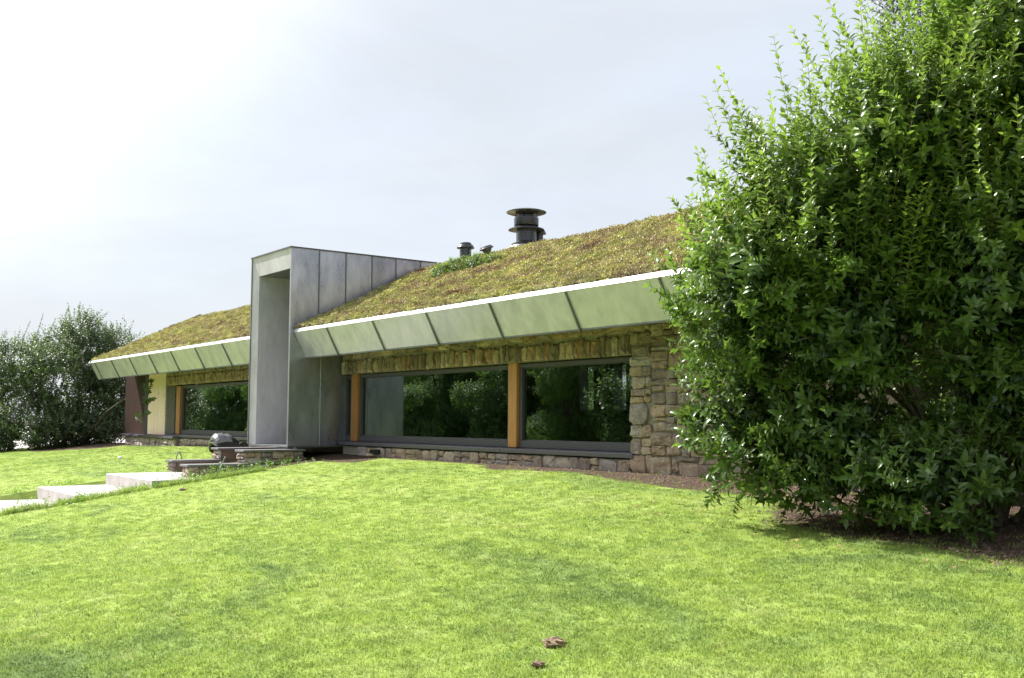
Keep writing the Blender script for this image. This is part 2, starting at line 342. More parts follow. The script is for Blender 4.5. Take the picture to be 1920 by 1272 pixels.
def scatter(o, insts, seed, smin, smax, align=False):
    """replace the carrier's surface by instances spread over it with density attribute 'dens'"""
    g = bpy.data.node_groups.new('scatter', 'GeometryNodeTree')
    g.interface.new_socket('Geometry', in_out='INPUT', socket_type='NodeSocketGeometry'); g.interface.new_socket('Geometry', in_out='OUTPUT', socket_type='NodeSocketGeometry')
    gi = nn(g, 'NodeGroupInput'); go = nn(g, 'NodeGroupOutput'); L = g.links.new
    na = nn(g, 'GeometryNodeInputNamedAttribute', data_type='FLOAT'); na.inputs[0].default_value = 'dens'
    jo = nn(g, 'GeometryNodeJoinGeometry')
    for i, io in enumerate(insts):
        ml = nn(g, 'ShaderNodeMath', operation='MULTIPLY'); ml.inputs[1].default_value = 1/len(insts); L(na.outputs[0], ml.inputs[0])
        dpn = nn(g, 'GeometryNodeDistributePointsOnFaces', distribute_method='RANDOM'); L(gi.outputs[0], dpn.inputs['Mesh']); L(ml.outputs[0], dpn.inputs['Density']); dpn.inputs['Seed'].default_value = seed+i
        oi = nn(g, 'GeometryNodeObjectInfo'); oi.inputs[0].default_value = io; oi.inputs['As Instance'].default_value = True
        ip = nn(g, 'GeometryNodeInstanceOnPoints'); L(dpn.outputs['Points'], ip.inputs['Points']); L(oi.outputs['Geometry'], ip.inputs['Instance'])
        rv = nn(g, 'FunctionNodeRandomValue', data_type='FLOAT_VECTOR'); rv.inputs[0].default_value = (-.15, -.15, 0); rv.inputs[1].default_value = (.15, .15, 6.283); rv.inputs['Seed'].default_value = 5+i
        L(rv.outputs[0], ip.inputs['Rotation'])
        rs = nn(g, 'FunctionNodeRandomValue', data_type='FLOAT'); rs.inputs[2].default_value = smin; rs.inputs[3].default_value = smax; rs.inputs['Seed'].default_value = 11+i
        L(rs.outputs[1], ip.inputs['Scale']); L(ip.outputs[0], jo.inputs[0])
    L(jo.outputs[0], go.inputs[0])
    md = o.modifiers.new('scatter', 'NODES'); md.node_group = g
def patch(name, X, Y, Z, dens, m, parent=None):
    ny_, nx_ = X.shape; id_ = np.arange(nx_*ny_).reshape(ny_, nx_)
    q = np.stack([id_[:-1, :-1].ravel(), id_[:-1, 1:].ravel(), id_[1:, 1:].ravel(), id_[1:, :-1].ravel()], 1)
    o = fnmesh(name, np.stack([X.ravel(), Y.ravel(), Z.ravel()], 1), q, m, parent=parent)
    a_ = o.data.attributes.new('dens', 'FLOAT', 'POINT'); a_.data.foreach_set('value', dens.ravel().astype(np.float32)); return o
cd = np.array([F.x, F.y]); rd_ = np.array([Rv.x, Rv.y])
def inview(X, Y, m=.06):
    d = X*cd[0]+Y*cd[1]; r = X*rd_[0]+Y*rd_[1]
    return (d > 3.2) & (np.abs(r) < d*(.4959+m)+.4), d
X, Y = np.meshgrid(np.arange(-46, 1.5, .2), np.arange(-1, 12.2, .2)); vis, d = inview(X, Y)
rg = np.random.default_rng(2); keep = np.clip((1-np.clip(soilmask(X, Y)*1.3-.1, 0, 1))*rg.uniform(.55, 1.25, X.shape)+.05*rg.random(X.shape), 0, 1.2)*vis*(ground_h(X, Y) > lawn_h(X, Y)-.02)
near = keep*np.clip(330*np.exp(-np.clip(d-7, 0, 30)/8), 45, 330)
g1 = patch('lawn_grass', X, Y, ground_h(X, Y), near, 'grass_blade')
scatter(g1, [tuft_obj('grass_tuft', 26, .08, .022, .0026, 1, 'grass_blade', 1.5), tuft_obj('grass_tuft', 22, .075, .018, .0042, 2, 'grass_blade', 1.9), tuft_obj('grass_tuft', 24, .09, .030, .0026, 3, 'grass_blade', 1.2)], 3, .7, 1.25)
props(g1, 'short mown bright green grass covering the sloping lawn', 'grass', kind='stuff')

# ---------------------------------------------------------------- house
house = empty('house', (-24, 14, -.85))
HL = Vector(house.location)
def loc(mb):       # shift a mesh builder's coordinates to the house's own frame
    mb.v = [(x-HL.x, y-HL.y, z-HL.z) for x, y, z in mb.v]; return mb
def hb(mb, name, m, parent=house, **k): return loc(mb).build(name, m, parent, **k)
props(house, 'low stone house with sloping planted roof, zinc eaves and tall zinc entrance portal', 'house')
YG, YS, YM = 12.30, 12.06, 12.105     # glass plane, stone face, mortar face
XR = -7.6                             # right end of house
EY, EZ, SLP = 10.78, 2.118, .488      # eave lip and pitch
XL = -41.6
def roofz(y): return 2.16+SLP*(y-10.75)
RY, RZ = 15.03, 4.2
# -- inner shell: walls not faced with stone
w = MB().box(-12.79, XR, YM, YM+.35, -1.3, 2.55)
walls = hb(w, 'stone_wall', 'mortar')
plain('earth', (.115, .08, .058), .95, 0, .4, 30, .6)
w = MB().box(-36.4, -35.86, 12.16, 12.5, -1.2, 2.3).box(-35.86, -35.84, 12.2, 12.5, -.6, 1.1)
hb(MB().box(-41.6, XR, 19.0, 19.3, -1.4, 2.4), 'back_wall', 'mortar') if False else None
# back wall with two tall openings
bw = MB()
ops = [(-21.05, -20.35), (-19.7, -19.25)]
xs_ = [-41.3]+[v for o_ in ops for v in o_]+[XR+.2]
for i in range(0, len(xs_), 2): bw.box(xs_[i], xs_[i+1], 18, 18.3, -1.4, 2.74)
for a_, b_ in ops: bw.box(a_, b_, 18, 18.3, -1.4, .28).box(a_, b_, 18, 18.3, 1.44, 2.74)
hb(bw, 'back_wall', 'interior')
hb(MB().box(XR-.3, XR, 12.5, 18, -1.4, 2.6), 'side_wall', 'mortar')
hb(MB().box(-41.3, -41.0, 12.7, 18, -1.4, 2.3), 'side_wall', 'mortar')
hb(MB().box(-41.0, XR-.3, 12.42, 18, -1.2, -.62), 'floor', 'interior_floor')
hb(MB().box(-41.0, XR-.3, 12.5, 18, 1.75, 1.85), 'ceiling', 'interior')
hb(MB().box(-26.5, -26.3, 12.5, 18, -.62, 1.75), 'inner_wall', 'interior')
# inner furniture glimpsed through glass
tb = MB().box(-19.2, -17.2, 14.6, 15.6, .10, .15)
for x in (-19.1, -17.35):
    for y in (14.7, 15.45): tb.box(x, x+.07, y, y+.07, -.62, .10)
hb(tb, 'dining_table', 'interior_floor', bevel=.005)
hb(MB().box(-20.15, -19.9, 17.7, 17.95, -.62, 1.75), 'inner_post', 'post_wood')

# -- stone masonry
SEED = np.random.default_rng(11)
ST = {'n': 0}
def stone_mesh(x0, x1, z0, z1, yb, yf, rough=.03, cut=.26):
    r = SEED; w_, h_ = x1-x0, z1-z0; c = min(w_, h_)*cut
    pts = []
    for (px, pz, sx, sz) in ((x0, z0, 1, 1), (x1, z0, -1, 1), (x1, z1, -1, -1), (x0, z1, 1, -1)):
        k1, k2 = c*r.uniform(.15, 1.3), c*r.uniform(.15, 1.3); A = (px+sx*k1, pz); B = (px, pz+sz*k2)
        pts += [B, A] if (sx*sz > 0) else [A, B]
    # add a mid point on long edges
    P = [(x+r.normal(0, rough*.35), z+r.normal(0, rough*.35)) for x, z in pts]
    n = len(P); cx, cz = sum(p[0] for p in P)/n, sum(p[1] for p in P)/n; pr = r.uniform(-.012, .028)
    tx, tz = r.normal(0, .06), r.normal(0, .06)
    V = [(x, yb, z) for x, z in P]
    def ring(s, dy, rr): return [(cx+(x-cx)*s, yf-pr+dy+(x-cx)*tx+(z-cz)*tz+r.normal(0, rr), cz+(z-cz)*s) for x, z in P]
    mi = min(w_, h_)
    V += ring(1.0, .022, .004); V += ring(1-.012/mi if mi > .08 else .85, .004, .008)
    V += ring(.55, -.008, .014); V.append((cx+r.normal(0, w_*.08), yf-pr-.012, cz))
    Fc = []
    for j in range(3):
        for i in range(n): Fc.append((j*n+i, j*n+(i+1) % n, (j+1)*n+(i+1) % n, (j+1)*n+i))
    for i in range(n): Fc.append((3*n+i, 3*n+(i+1) % n, 4*n))
    return V, Fc
def stones(rects, m, parent, single=True, yb=YM+.01, yf=YS, origin=HL):
    J = MB()
    for (a_, b_, c_, d_) in rects:
        V, Fc = stone_mesh(a_, b_, c_, d_, yb, yf)
        if single:
            k = MB(); cxx, czz = (a_+b_)/2, (c_+d_)/2
            k.add([(x-cxx, y-yf, z-czz) for x, y, z in V], Fc)
            o = k.build('stone', m, parent); o.location = (cxx-origin.x, yf-origin.y, czz-origin.z); ST['n'] += 1
        else: J.add([(x-origin.x, y-origin.y, z-origin.z) for x, y, z in V], Fc)
    if not single: J.build('stone', m, parent, kind='stuff')
def rubble(x0, x1, z0, z1, hmin=.12, hmax=.27, wmin=.18, wmax=.55, gap=.016, bottomjag=0):
    r = SEED; out_ = []
    def cutr(a, b, c, d):
        w_, h_ = b-a, d-c
        if h_ > hmax*1.05 and (h_ > w_*.62 or w_ < wmin*1.9) or h_ > hmax*1.9:
            if h_ > hmin*1.9:
                k = c+h_*r.uniform(.36, .64); cutr(a, b, c, k); cutr(a, b, k, d); return
        if w_ > wmax or (w_ > wmin*2.1 and w_ > h_*2.6 and r.uniform() < .7):
            k = a+w_*r.uniform(.34, .66); cutr(a, k, c, d); cutr(k, b, c, d); return
        if h_ > hmin*2.1 and w_ > .25 and r.uniform() < .35:
            k = c+h_*r.uniform(.4, .6); cutr(a, b, c, k); cutr(a, b, k, d); return
        g = gap*r.uniform(.5, 1.3)/2
        out_.append((a+g, b-g, c+g-(r.uniform(0, bottomjag) if c <= z0+1e-6 else 0), d-g))
    x = x0
    while x < x1-1e-3:                       # bays of differing width keep the courses from lining up
        w_ = r.uniform(.8, 1.5); x2 = x1 if x1-x-w_ < .5 else x+w_; z = z0
        while z < z1-1e-3:
            h_ = r.uniform(hmax*1.3, hmax*2.3); z2 = z1 if z1-z-h_ < hmin*1.5 else z+h_
            cutr(x, x2, z, z2); z = z2
        x = x2
    return out_
# right hand wall: quoins beside the window, then rubble
zq = -.87
for h in (.31, .28, .22, .36, .12, .13, .2, .17, .16, .2, .22, .25, .3):
    wq = SEED.uniform(.2, .5) if h < .3 else SEED.uniform(.36, .46)
    stones([(-12.80, -12.80+wq-.014, zq, zq+h-.018)], 'stone', walls)
    k_ = (zq, zq+h)
    # the stones that fill the row out to the rubble
    if wq < .42: stones([(-12.80+wq, -12.31, zq+SEED.uniform(0, .01), zq+h-.016)] if h < .24 or wq > .34 else [(-12.80+wq, -12.31, zq, zq+h*.45), (-12.80+wq, -12.31, zq+h*.48, zq+h-.016)], 'stone', walls)
    zq += h
big = [(-12.29, -11.86, -.92, -.60), (-11.84, -11.72, -1.0, -.84), (-11.70, -11.26, -.95, -.66), (-11.24, -10.66, -.98, -.68), (-10.63, -10.2, -1.02, -.76), (-10.18, -9.6, -1.06, -.8), (-11.84, -11.72, -.82, -.61), (-11.70, -11.26, -.64, -.58), (-11.24, -10.7, -.665, -.58), (-10.68, -9.6, -.74, -.58), (-9.58, -8.9, -1.1, -.76), (-9.58, -8.9, -.74, -.58)]
stones(big, 'stone', walls)
stones(rubble(-12.29, -8.9, -.57, 2.1, .09, .20, .18, .52), 'stone', walls)
stones(rubble(-8.88, XR, -1.1, 2.2, .2, .3, .3, .6), 'stone', walls, single=False)
# lintel over the two windows of the right part
lint = hb(MB().box(-23.3, -12.80, YM, YM+.35, 1.12, 2.55), 'lintel_wall', 'mortar')
up = []; x = -23.28
while x < -12.84:
    w_ = SEED.uniform(.085, .19); w_ = -12.80-x if -12.80-x-w_ < .08 else w_
    up.append((x, x+w_-.014, 1.125+SEED.uniform(-.015, .012), 1.43+SEED.uniform(-.03, .04))); x += w_
stones(up, 'lintel_stone', lint)
stones(rubble(-23.28, -12.8, 1.49, 2.05, .14, .24, .3, .7), 'lintel_stone', lint)
# plinth below the sill
pl = hb(MB().box(-23.2, -12.80, YM, YM+.3, -1.3, -.66), 'plinth_wall', 'mortar')
pr_ = []; x = -22.4
while x < -12.84:
    w_ = SEED.uniform(.2, .5); w_ = -12.8-x if -12.8-x-w_ < .16 else w_
    if SEED.uniform() < .3: pr_ += [(x, x+w_-.016, -.775, -.662), (x, x+w_-.016, -.93, -.79)]
    else: pr_.append((x, x+w_-.016, -.90-SEED.uniform(0, .08), -.662))
    x += w_
stones(pr_, 'stone', pl)
# left part: lintel, plinth, pier
lint2 = hb(MB().box(-36.4, -25.9, YM, YM+.35, 1.17, 2.5), 'lintel_wall', 'mortar')
up = []; x = -36.46
while x < -27.0:
    w_ = SEED.uniform(.12, .24); up.append((x, x+w_-.015, 1.165+SEED.uniform(-.015, .012), 1.47+SEED.uniform(-.03, .03))); x += w_
stones(up, 'lintel_stone', lint2, single=False)
stones(rubble(-36.46, -26.5, 1.5, 1.95, .16, .24, .3, .7), 'lintel_stone', lint2, single=False)
pl2 = hb(MB().box(-36.2, -25.9, YM, YM+.3, -1.3, -.66), 'plinth_wall', 'mortar')
stones(rubble(-36.2, -26.4, -1.05, -.665, .15, .24, .25, .5, .03), 'stone', pl2, single=False)
# brick pier, every course laid
bp_ = hb(MB().box(-36.9, -35.9, 12.22, 12.5, -.6, 2.2), 'brick_pier', 'mortar')
k = MB(); z = -.58; row = 0
while z < 1.9:
    x = -36.9+(.11 if row % 2 else 0)
    if row % 2: k.box(-36.9, -36.80, 12.17, 12.23, z, z+.052)
    while x < -35.95:
        k.box(x, min(x+.21, -35.9), 12.17+SEED.uniform(-.004, .004), 12.23, z, z+.052)
        x += .222
    z += .066; row += 1
hb(k, 'brick', 'brick', bp_, kind='stuff')
# cladding boards left of the pier
clad = hb(MB().box(-38.95, -36.9, 12.26, 12.5, -.6, 2.2), 'board_wall', 'interior')
x = -36.905
for i in range(12):
    hb(MB().box(x-.163, x, 12.205, 12.26, -.58, 1.95), 'board', 'cream_wood', clad, bevel=.004); x -= .17
hb(MB().box(-39.35, -38.97, 12.2, 12.6, -.6, 2.1), 'corner_panel', 'frame_metal')
rc = hb(MB().box(-42.5, -39.36, 12.45, 12.6, -.6, 1.75), 'board_wall', 'interior')
x = -39.37
for i in range(20):
    hb(MB().box(x-.148, x, 12.40, 12.45, -.58, 1.72), 'board', 'red_wood', rc); x -= .155
# slanting low plinth with dark coping under the boards
ang = hb(MB().prismz([(-35.0, 12.2), (-35.0, 11.93), (-42.4, 12.44), (-42.4, 12.8)], -1.4, -.68), 'low_plinth', 'mortar')
hb(MB().prismz([(-34.95, 12.2), (-34.95, 11.80), (-42.6, 12.30), (-42.6, 13.0), (-36.2, 12.9)], -.68, -.60), 'coping', 'sill_metal', ang, bevel=.006)
k = MB(); r0 = SEED; x = -35.02
for (a_, b_, c_, d_) in rubble(-42.4, -35.02, -1.12, -.69, .15, .24, .25, .55, .03):
    V, Fc = stone_mesh(a_, b_, c_, d_, .05, 0); k.add([(vx, 11.90+(-35.0-vx)*.0692+vy, vz) for vx, vy, vz in V], Fc)
hb(k, 'stone', 'stone', ang, kind='stuff')

# -- windows
def window(x0, x1, z0, z1, fw=.085, bt=.13):
    fr_ = MB().box(x0, x1, YG-.06, YG+.06, z0, z0+bt).box(x0, x1, YG-.06, YG+.06, z1-.075, z1)
    fr_.box(x0, x0+fw, YG-.058, YG+.058, z0+bt, z1-.075).box(x1-fw, x1, YG-.058, YG+.058, z0+bt, z1-.075)
    fr_.box(x0+fw, x1-fw, YG-.015, YG+.03, z0+bt, z0+bt+.02).box(x0+fw, x1-fw, YG-.015, YG+.03, z1-.095, z1-.075)
    wd = hb(fr_, 'window', 'frame_metal', bevel=.004)
    hb(MB().add([(x0+fw, YG, z0+bt), (x1-fw, YG, z0+bt), (x1-fw, YG, z1-.075), (x0+fw, YG, z1-.075)], [(0, 1, 2, 3)]), 'pane', 'glass', wd)
    return wd
WB, WT = -.529, 1.10
window(-23.36, -22.975, WB, WT, .04)
window(-22.644, -16.435, WB, WT)
window(-16.139, -12.70, WB, WT)
window(-35.42, -26.0, WB, WT+.03)
for a_, b_ in ((-22.975, -22.644), (-16.435, -16.139), (-35.80, -35.42)):
    hb(MB().box(a_+.012, b_-.012, YG-.12, YG+.12, WB-.0, WT+.02), 'timber_post', 'post_wood', bevel=.008)
    hb(MB().box(a_+.08, b_-.08, YG-.08, YG+.08, WB-.06, WB), 'post_foot', 'frame_metal')
hb(MB().box(-35.9, -35.80, YG-.1, YG+.1, WB, WT+.02), 'window_jamb', 'frame_metal')
# sills in lengths
def sill(x0, x1):
    hb(MB().prism([(12.03, -.632), (12.03, -.556), (YG+.02, -.530), (YG+.02, -.632)][::-1], x0, x1), 'window_sill', 'sill_metal', bevel=.006)
for a_, b_ in ((-23.3, -16.50), (-16.49, -12.72), (-36.3, -31.1), (-31.09, -26.0)): sill(a_, b_)
# overflow spout below the left end of the sill
hb(MB().box(-21.6, -21.2, 11.96, 12.1, -.80, -.70), 'air_brick', 'black_plastic', bevel=.006)

# -- roof
PL_, PR_ = -25.77, -23.365
def roofbump(x, y): return .03*math.sin(x*.9+y*.7)*math.sin(y*1.9+x*.3)+.022*math.sin(x*2.3+1)*math.sin(y*3.1+.5)
rx = np.array(sorted(list(np.arange(XL, XR+.9, .25))+[PL_, PR_])); ry = np.concatenate([np.linspace(EY+.10, RY, 22), np.linspace(RY+.35, 19.4, 10)])
XX, YY = np.meshgrid(rx, ry)
def roofsurf(X, Y):
    z = np.where(Y < RY, roofz(np.minimum(Y, RY)), roofz(RY)-SLP*(Y-RY))
    z = z-.10*np.exp(-((Y-RY)/.5)**2)
    edge = sstep(EY+.08, EY+.4, Y)
    return z-.02+edge*(.025*np.sin(X*.9+Y*.7)*np.sin(Y*1.9+X*.3)+.02*np.sin(X*2.3+1)*np.sin(Y*3.1+.5)+.015*np.sin(X*5.1+Y*4)+.01)
ZZ = roofsurf(XX, YY)
ny_, nx_ = XX.shape; id_ = np.arange(nx_*ny_).reshape(ny_, nx_)
q = np.stack([id_[:-1, :-1].ravel(), id_[:-1, 1:].ravel(), id_[1:, 1:].ravel(), id_[1:, :-1].ravel()], 1)
qc = XX.ravel()[q].mean(1); qy = YY.ravel()[q].mean(1); q = q[~((qc > PL_) & (qc < PR_) & (qy < RY))]
roof = fnmesh('planted_roof', np.stack([XX.ravel()-HL.x, YY.ravel()-HL.y, ZZ.ravel()-HL.z], 1), q, 'sedum', parent=house, smooth=True)
X, Y = np.meshgrid(np.arange(XL+.1, XR+.8, .2), np.arange(EY+.13, RY+.5, .15))
inp = (X > -25.77) & (X < -23.365)
dn = np.where(inp, 0, 190.0)*np.where(X < -26, .75, 1)
se = patch('sedum', X-HL.x, Y-HL.y, roofsurf(X, Y)-HL.z, dn, 'sedum', roof)
scatter(se, [sedum_obj('sedum_clump', 26, .11, 5, .06), sedum_obj('sedum_clump', 22, .09, 6, .085), sedum_obj('sedum_clump', 30, .13, 7, .045)], 8, .6, 1.35)
se['kind'] = 'stuff'
# roof deck under the planting and its soffit
rf = MB(); dk = [(EY+.09, roofz(EY+.09)-.03), (RY, RZ-.06), (19.4, roofz(RY)-SLP*(19.4-RY)-.04), (19.4, roofz(RY)-SLP*(19.4-RY)-.25), (RY, RZ-.38), (EY+.36, roofz(EY+.36)-.30)]
for a_, b_ in ((XL, PL_), (PR_-.02, XR+.8)): hb(MB().prism(dk[::-1], a_, b_), 'roof_deck', 'zinc_dark')
# white-lit cap flashing in lengths
x = XL-.25; i = 0
while x < XR+.8:
    x2 = min(x+3.2, XR+.8)
    segs = [(x, x2)]
    if x < -25.77 < x2: segs = [(x, -25.775)]; x2 = -23.36
    elif -25.77 <= x < -23.37: x = -23.36; x2 = -20.4; segs = [(x, x2)]
    for a_, b_ in segs:
        hb(MB().prism([(EY, EZ), (EY+.035, EZ+.082), (EY+.13, EZ+.105), (EY+.13, EZ+.02), (EY+.03, EZ-.012)][::-1], a_+.003, b_), 'cap_flashing', 'cap_metal')
    x = x2
# fascia panels and seams
IY, IZ = 11.12, 1.497
pitch_ = 2.155; seam0 = -12.98
sx_ = [seam0-pitch_*i for i in range(14)]
edges = [XR+.8, -8.67, -10.82]+sx_+[XL+.25]
edges = sorted(set(round(e, 3) for e in edges), reverse=True)
def fasc(xa, xb):
    n_ = Vector((0, -(EZ-IZ), -(IY-EY))).normalized()*-.03
    pts = [(EY+.012, EZ-.004), (IY, IZ), (IY+.03, IZ+.004), (EY+.045, EZ-.0)]
    hb(MB().prism(pts, xa, xb), 'fascia_panel', 'fascia_zinc')
def seam(x):
    pts = [(EY-.012, EZ-.012), (IY-.028, IZ-.02), (IY+.02, IZ-.02), (EY+.03, EZ-.012)]
    hb(MB().prism(pts, x-.016, x+.016), 'standing_seam', 'zinc_dark')
for i in range(len(edges)-1):
    b_, a_ = edges[i], edges[i+1]
    if a_ < -25.775 < b_: b_ = -25.775
    if a_ < -23.36 < b_ : a_ = -23.36
    if b_ <= -25.7 or a_ >= -23.4:
        if b_-a_ > .02: fasc(a_+.004, b_-.004)
for x in edges[1:-1]:
    if not (-25.9 < x < -23.2): seam(x)
hb(MB().prism([(IY-.01, IZ-.01), (IY+.06, IZ-.01), (IY+.06, IZ+.03), (IY-.01, IZ+.03)], -23.355, XR+.8), 'drip_edge', 'zinc_dark')
hb(MB().prism([(IY-.01, IZ-.01), (IY+.06, IZ-.01), (IY+.06, IZ+.03), (IY-.01, IZ+.03)], XL+.25, -25.775), 'drip_edge', 'zinc_dark')
hb(MB().prism([(IY+.03, IZ+.03), (12.5, 2.0), (12.5, 2.05), (IY+.03, IZ+.08)][::-1], -23.355, XR+.8), 'soffit', 'zinc_dark')
hb(MB().prism([(IY+.03, IZ+.03), (12.5, 2.0), (12.5, 2.05), (IY+.03, IZ+.08)][::-1], XL+.25, -25.775), 'soffit', 'zinc_dark')
# rake at the left gable
hb(MB().prism([(EY-.0, EZ-.02), (EY+.0, EZ+.10), (RY, RZ+.10), (19.4, roofz(RY)-SLP*(19.4-RY)+.1), (19.4, roofz(RY)-SLP*(19.4-RY)-.4), (RY, RZ-.45), (IY, IZ)][::-1], XL-.06, XL-.0), 'rake_flashing', 'zinc_dark')
for sx0, sx1 in ((XL, XL+.25),):
    hb(MB().prism([(EY+.012, EZ-.004), (IY, IZ), (12.3, 1.98), (12.3, 2.1), (EY+.045, EZ)], sx0, sx1), 'fascia_panel', 'fascia_zinc')
# gable filling above the left end wall
hb(MB().prism([(12.6, 2.0), (RY, RZ-.42), (18.2, 2.4), (18.2, -1.3), (12.6, -1.3)][::-1], -41.32, -41.02) , 'gable_wall', 'mortar')
hb(MB().prism([(12.6, 2.0), (RY, RZ-.42), (18.2, 2.4), (18.2, -1.3), (12.6, -1.3)][::-1], XR, XR+.2) , 'gable_wall', 'mortar')

# -- entrance portal
PR, PL, PF, PT, PB = -23.365, -25.77, 10.675, 4.226, -.647
portal = hb(MB().box(PR-.30, PR-.03, PF+.42, 12.9, PB+.02, PT-.45).box(PL+.03, PL+.27, PF+.42, 13.2, PB+.02, PT-.45), 'entrance_portal', 'zinc_dark')
def pb(mb, name, m, **k): return hb(mb, name, m, portal, **k)
sy = [PF, 11.441, 12.181, 12.931, 13.644, 14.396, RY+.03]
for sgn, X0, X1 in ((1, PR-.03, PR), (-1, PL, PL+.03)):
    for i in range(6):
        a_, b_ = sy[i]+.006, sy[i+1]-.006
        if i == 0: pb(MB().prism([(PF+.006, 1.9), (b_, 1.9), (b_, PT-.02), (PF+.006, PT-.02)], X0, X1), 'side_panel', 'zinc')
        else:
            za, zb = roofz(a_)-.25, roofz(b_)-.25
            pb(MB().prism([(a_, za), (b_, zb), (b_, PT-.02), (a_, PT-.02)], X0, X1), 'side_panel', 'zinc')
        if i:
            xs0 = (PR, PR+.022) if sgn > 0 else (PL-.022, PL)
            pb(MB().box(xs0[0], xs0[1], sy[i]-.012, sy[i]+.012, roofz(sy[i])-.2, PT-.02), 'standing_seam', 'zinc_dark')
    pb(MB().box(X0, X1, PF+.006, 11.525, PB, 1.893), 'side_panel', 'fascia_zinc' if False else 'zinc_lower' if 'zinc_lower' in MT else 'zinc')
    pb(MB().box(X0, X1, 11.54, 12.42, PB, 2.5), 'side_panel', 'zinc')
    pb(MB().box(X0-.002, X1+.006, 11.525, 11.54, PB, 2.3), 'standing_seam', 'cap_metal')
# upper zinc slopes with the flat top
pb(MB().box(PL-.03, PR+.03, PF-.03, RY+.12, PT-.02, PT+.012), 'portal_top', 'frame_metal')
# front frame: mitred trim of four faces that splay into the opening
OL, OR_, OT = PL+.27, PR-.30, PT-.50
def quad(p, name, m):   # thickened quad
    p = [Vector(v) for v in p]; n_ = (p[1]-p[0]).cross(p[3]-p[0]).normalized()*.02
    pb(MB().add([*p, *[v-n_ for v in p]], [(0, 1, 2, 3), (7, 6, 5, 4), (0, 4, 5, 1), (1, 5, 6, 2), (2, 6, 7, 3), (3, 7, 4, 0)]), name, m)
D = .10
quad([(PL, PF, PB), (OL, PF+D, PB), (OL, PF+D, OT), (PL, PF, PT-.02)], 'jamb_trim', 'trim_zinc')
quad([(OR_+.1, PF+D, PB), (PR, PF, PB), (PR, PF, PT-.02), (OR_+.1, PF+D, OT)], 'jamb_trim', 'trim_zinc')
quad([(PL, PF, PT-.02), (OL, PF+D, OT), (OR_+.1, PF+D, OT), (PR, PF, PT-.02)], 'head_trim', 'trim_zinc')
pb(MB().box(OR_, OR_+.085, PF+D+.02, PF+.42, PB, OT), 'jamb_return', 'zinc_dark')
pb(MB().box(PL-.012, PL+.03, PF-.012, PF+.03, PB, PT-.02), 'corner_bead', 'zinc_dark')
pb(MB().box(OL-.02, OR_+.1, PF+D+.02, 13.2, OT-.0, OT+.03), 'portal_ceiling', 'zinc_dark')
pb(MB().box(OL-.018, OL+.004, PF+D+.02, 13.2, PB, OT), 'inner_panel', 'trim_zinc')
pb(MB().box(PL+.2, PR-.2, 13.2, 13.3, PB, OT+.1), 'entrance_door', 'frame_metal')
pb(MB().box(PL, PR, PF+.02, 12.9, PB-.04, PB), 'portal_floor', 'zinc_dark')

# -- chimney stack and pipes
def lathe_part(cx, cy, prof, name, m, parent, n=32): return hb(MB().lathe(prof, cx, cy, n), name, m, parent, smooth=True)
def addangle(o):
    for p in o.data.polygons: p.use_smooth = True
    md = o.modifiers.new('split', 'EDGE_SPLIT'); md.split_angle = R_(35); return o
cx, cy = -20.3, 15.6
ch = hb(MB().lathe([(.0, 4.41), (.255, 4.41), (.255, 4.72), (.262, 4.72), (.262, 4.735), (.255, 4.735), (.255, 4.79), (0, 4.79)], cx, cy), 'chimney', 'flue_metal')
addangle(ch)
for nm, prof in (('storm_collar', [(.0, 4.83), (.27, 4.84), (.45, 4.765), (.455, 4.745), (.27, 4.80), (0, 4.80)]),
                 ('windguard', [(.27, 4.86), (.305, 4.86), (.31, 4.875), (.31, 5.05), (.295, 5.05), (.29, 4.88)]),
                 ('inner_flue', [(.2, 4.78), (.2, 5.12), (0, 5.12)]),
                 ('cap', [(0, 5.145), (.40, 5.15), (.50, 5.185), (.505, 5.20), (.42, 5.235), (.2, 5.262), (0, 5.27)]),
                 ('base_collar', [(.25, 4.40), (.37, 4.375), (.375, 4.385), (.26, 4.455)])):
    addangle(hb(MB().lathe(prof, cx, cy, 36), nm, 'flue_metal', ch))
sk = MB(); n = 28; V = []
for t_ in (0, 1):
    for i in range(n):
        a = 2*math.pi*i/n; r_ = .33 if t_ else .50; x_, y_ = math.cos(a)*r_, math.sin(a)*r_
        V.append((cx+x_-(0 if t_ else .16), cy+y_-(0 if t_ else .30), 4.39 if t_ else 4.0))
sk.add(V, [(i, (i+1) % n, n+(i+1) % n, n+i) for i in range(n)]); hb(sk, 'lead_skirt', 'steel', ch, smooth=True)
for i in range(4):
    a = i*math.pi/2+.5; hb(MB().tube([(cx+.29*math.cos(a), cy+.29*math.sin(a), 4.9), (cx+.29*math.cos(a), cy+.29*math.sin(a), 5.18)], .012), 'strut', 'flue_metal', ch)
p2 = addangle(hb(MB().lathe([(0, 3.8), (.105, 3.8), (.105, 4.78), (0, 4.78)], -20.42, 16.1), 'vent_pipe', 'flue_metal'))
addangle(hb(MB().lathe([(.1, 4.73), (.18, 4.72), (.18, 4.75), (.12, 4.86), (0, 4.88)], -20.42, 16.1), 'cap', 'flue_metal', p2))
cx, cy = -21.68, 14.7
p3 = addangle(hb(MB().lathe([(0, 3.8), (.15, 3.8), (.15, 4.44), (0, 4.44)], cx, cy), 'vent_pipe', 'flue_metal'))
addangle(hb(MB().lathe([(.14, 4.38), (.225, 4.375), (.228, 4.39), (.19, 4.46), (.15, 4.475), (.15, 4.50), (.13, 4.52), (0, 4.535)], cx, cy), 'cap', 'flue_metal', p3))
cx, cy = -20.98, 14.9
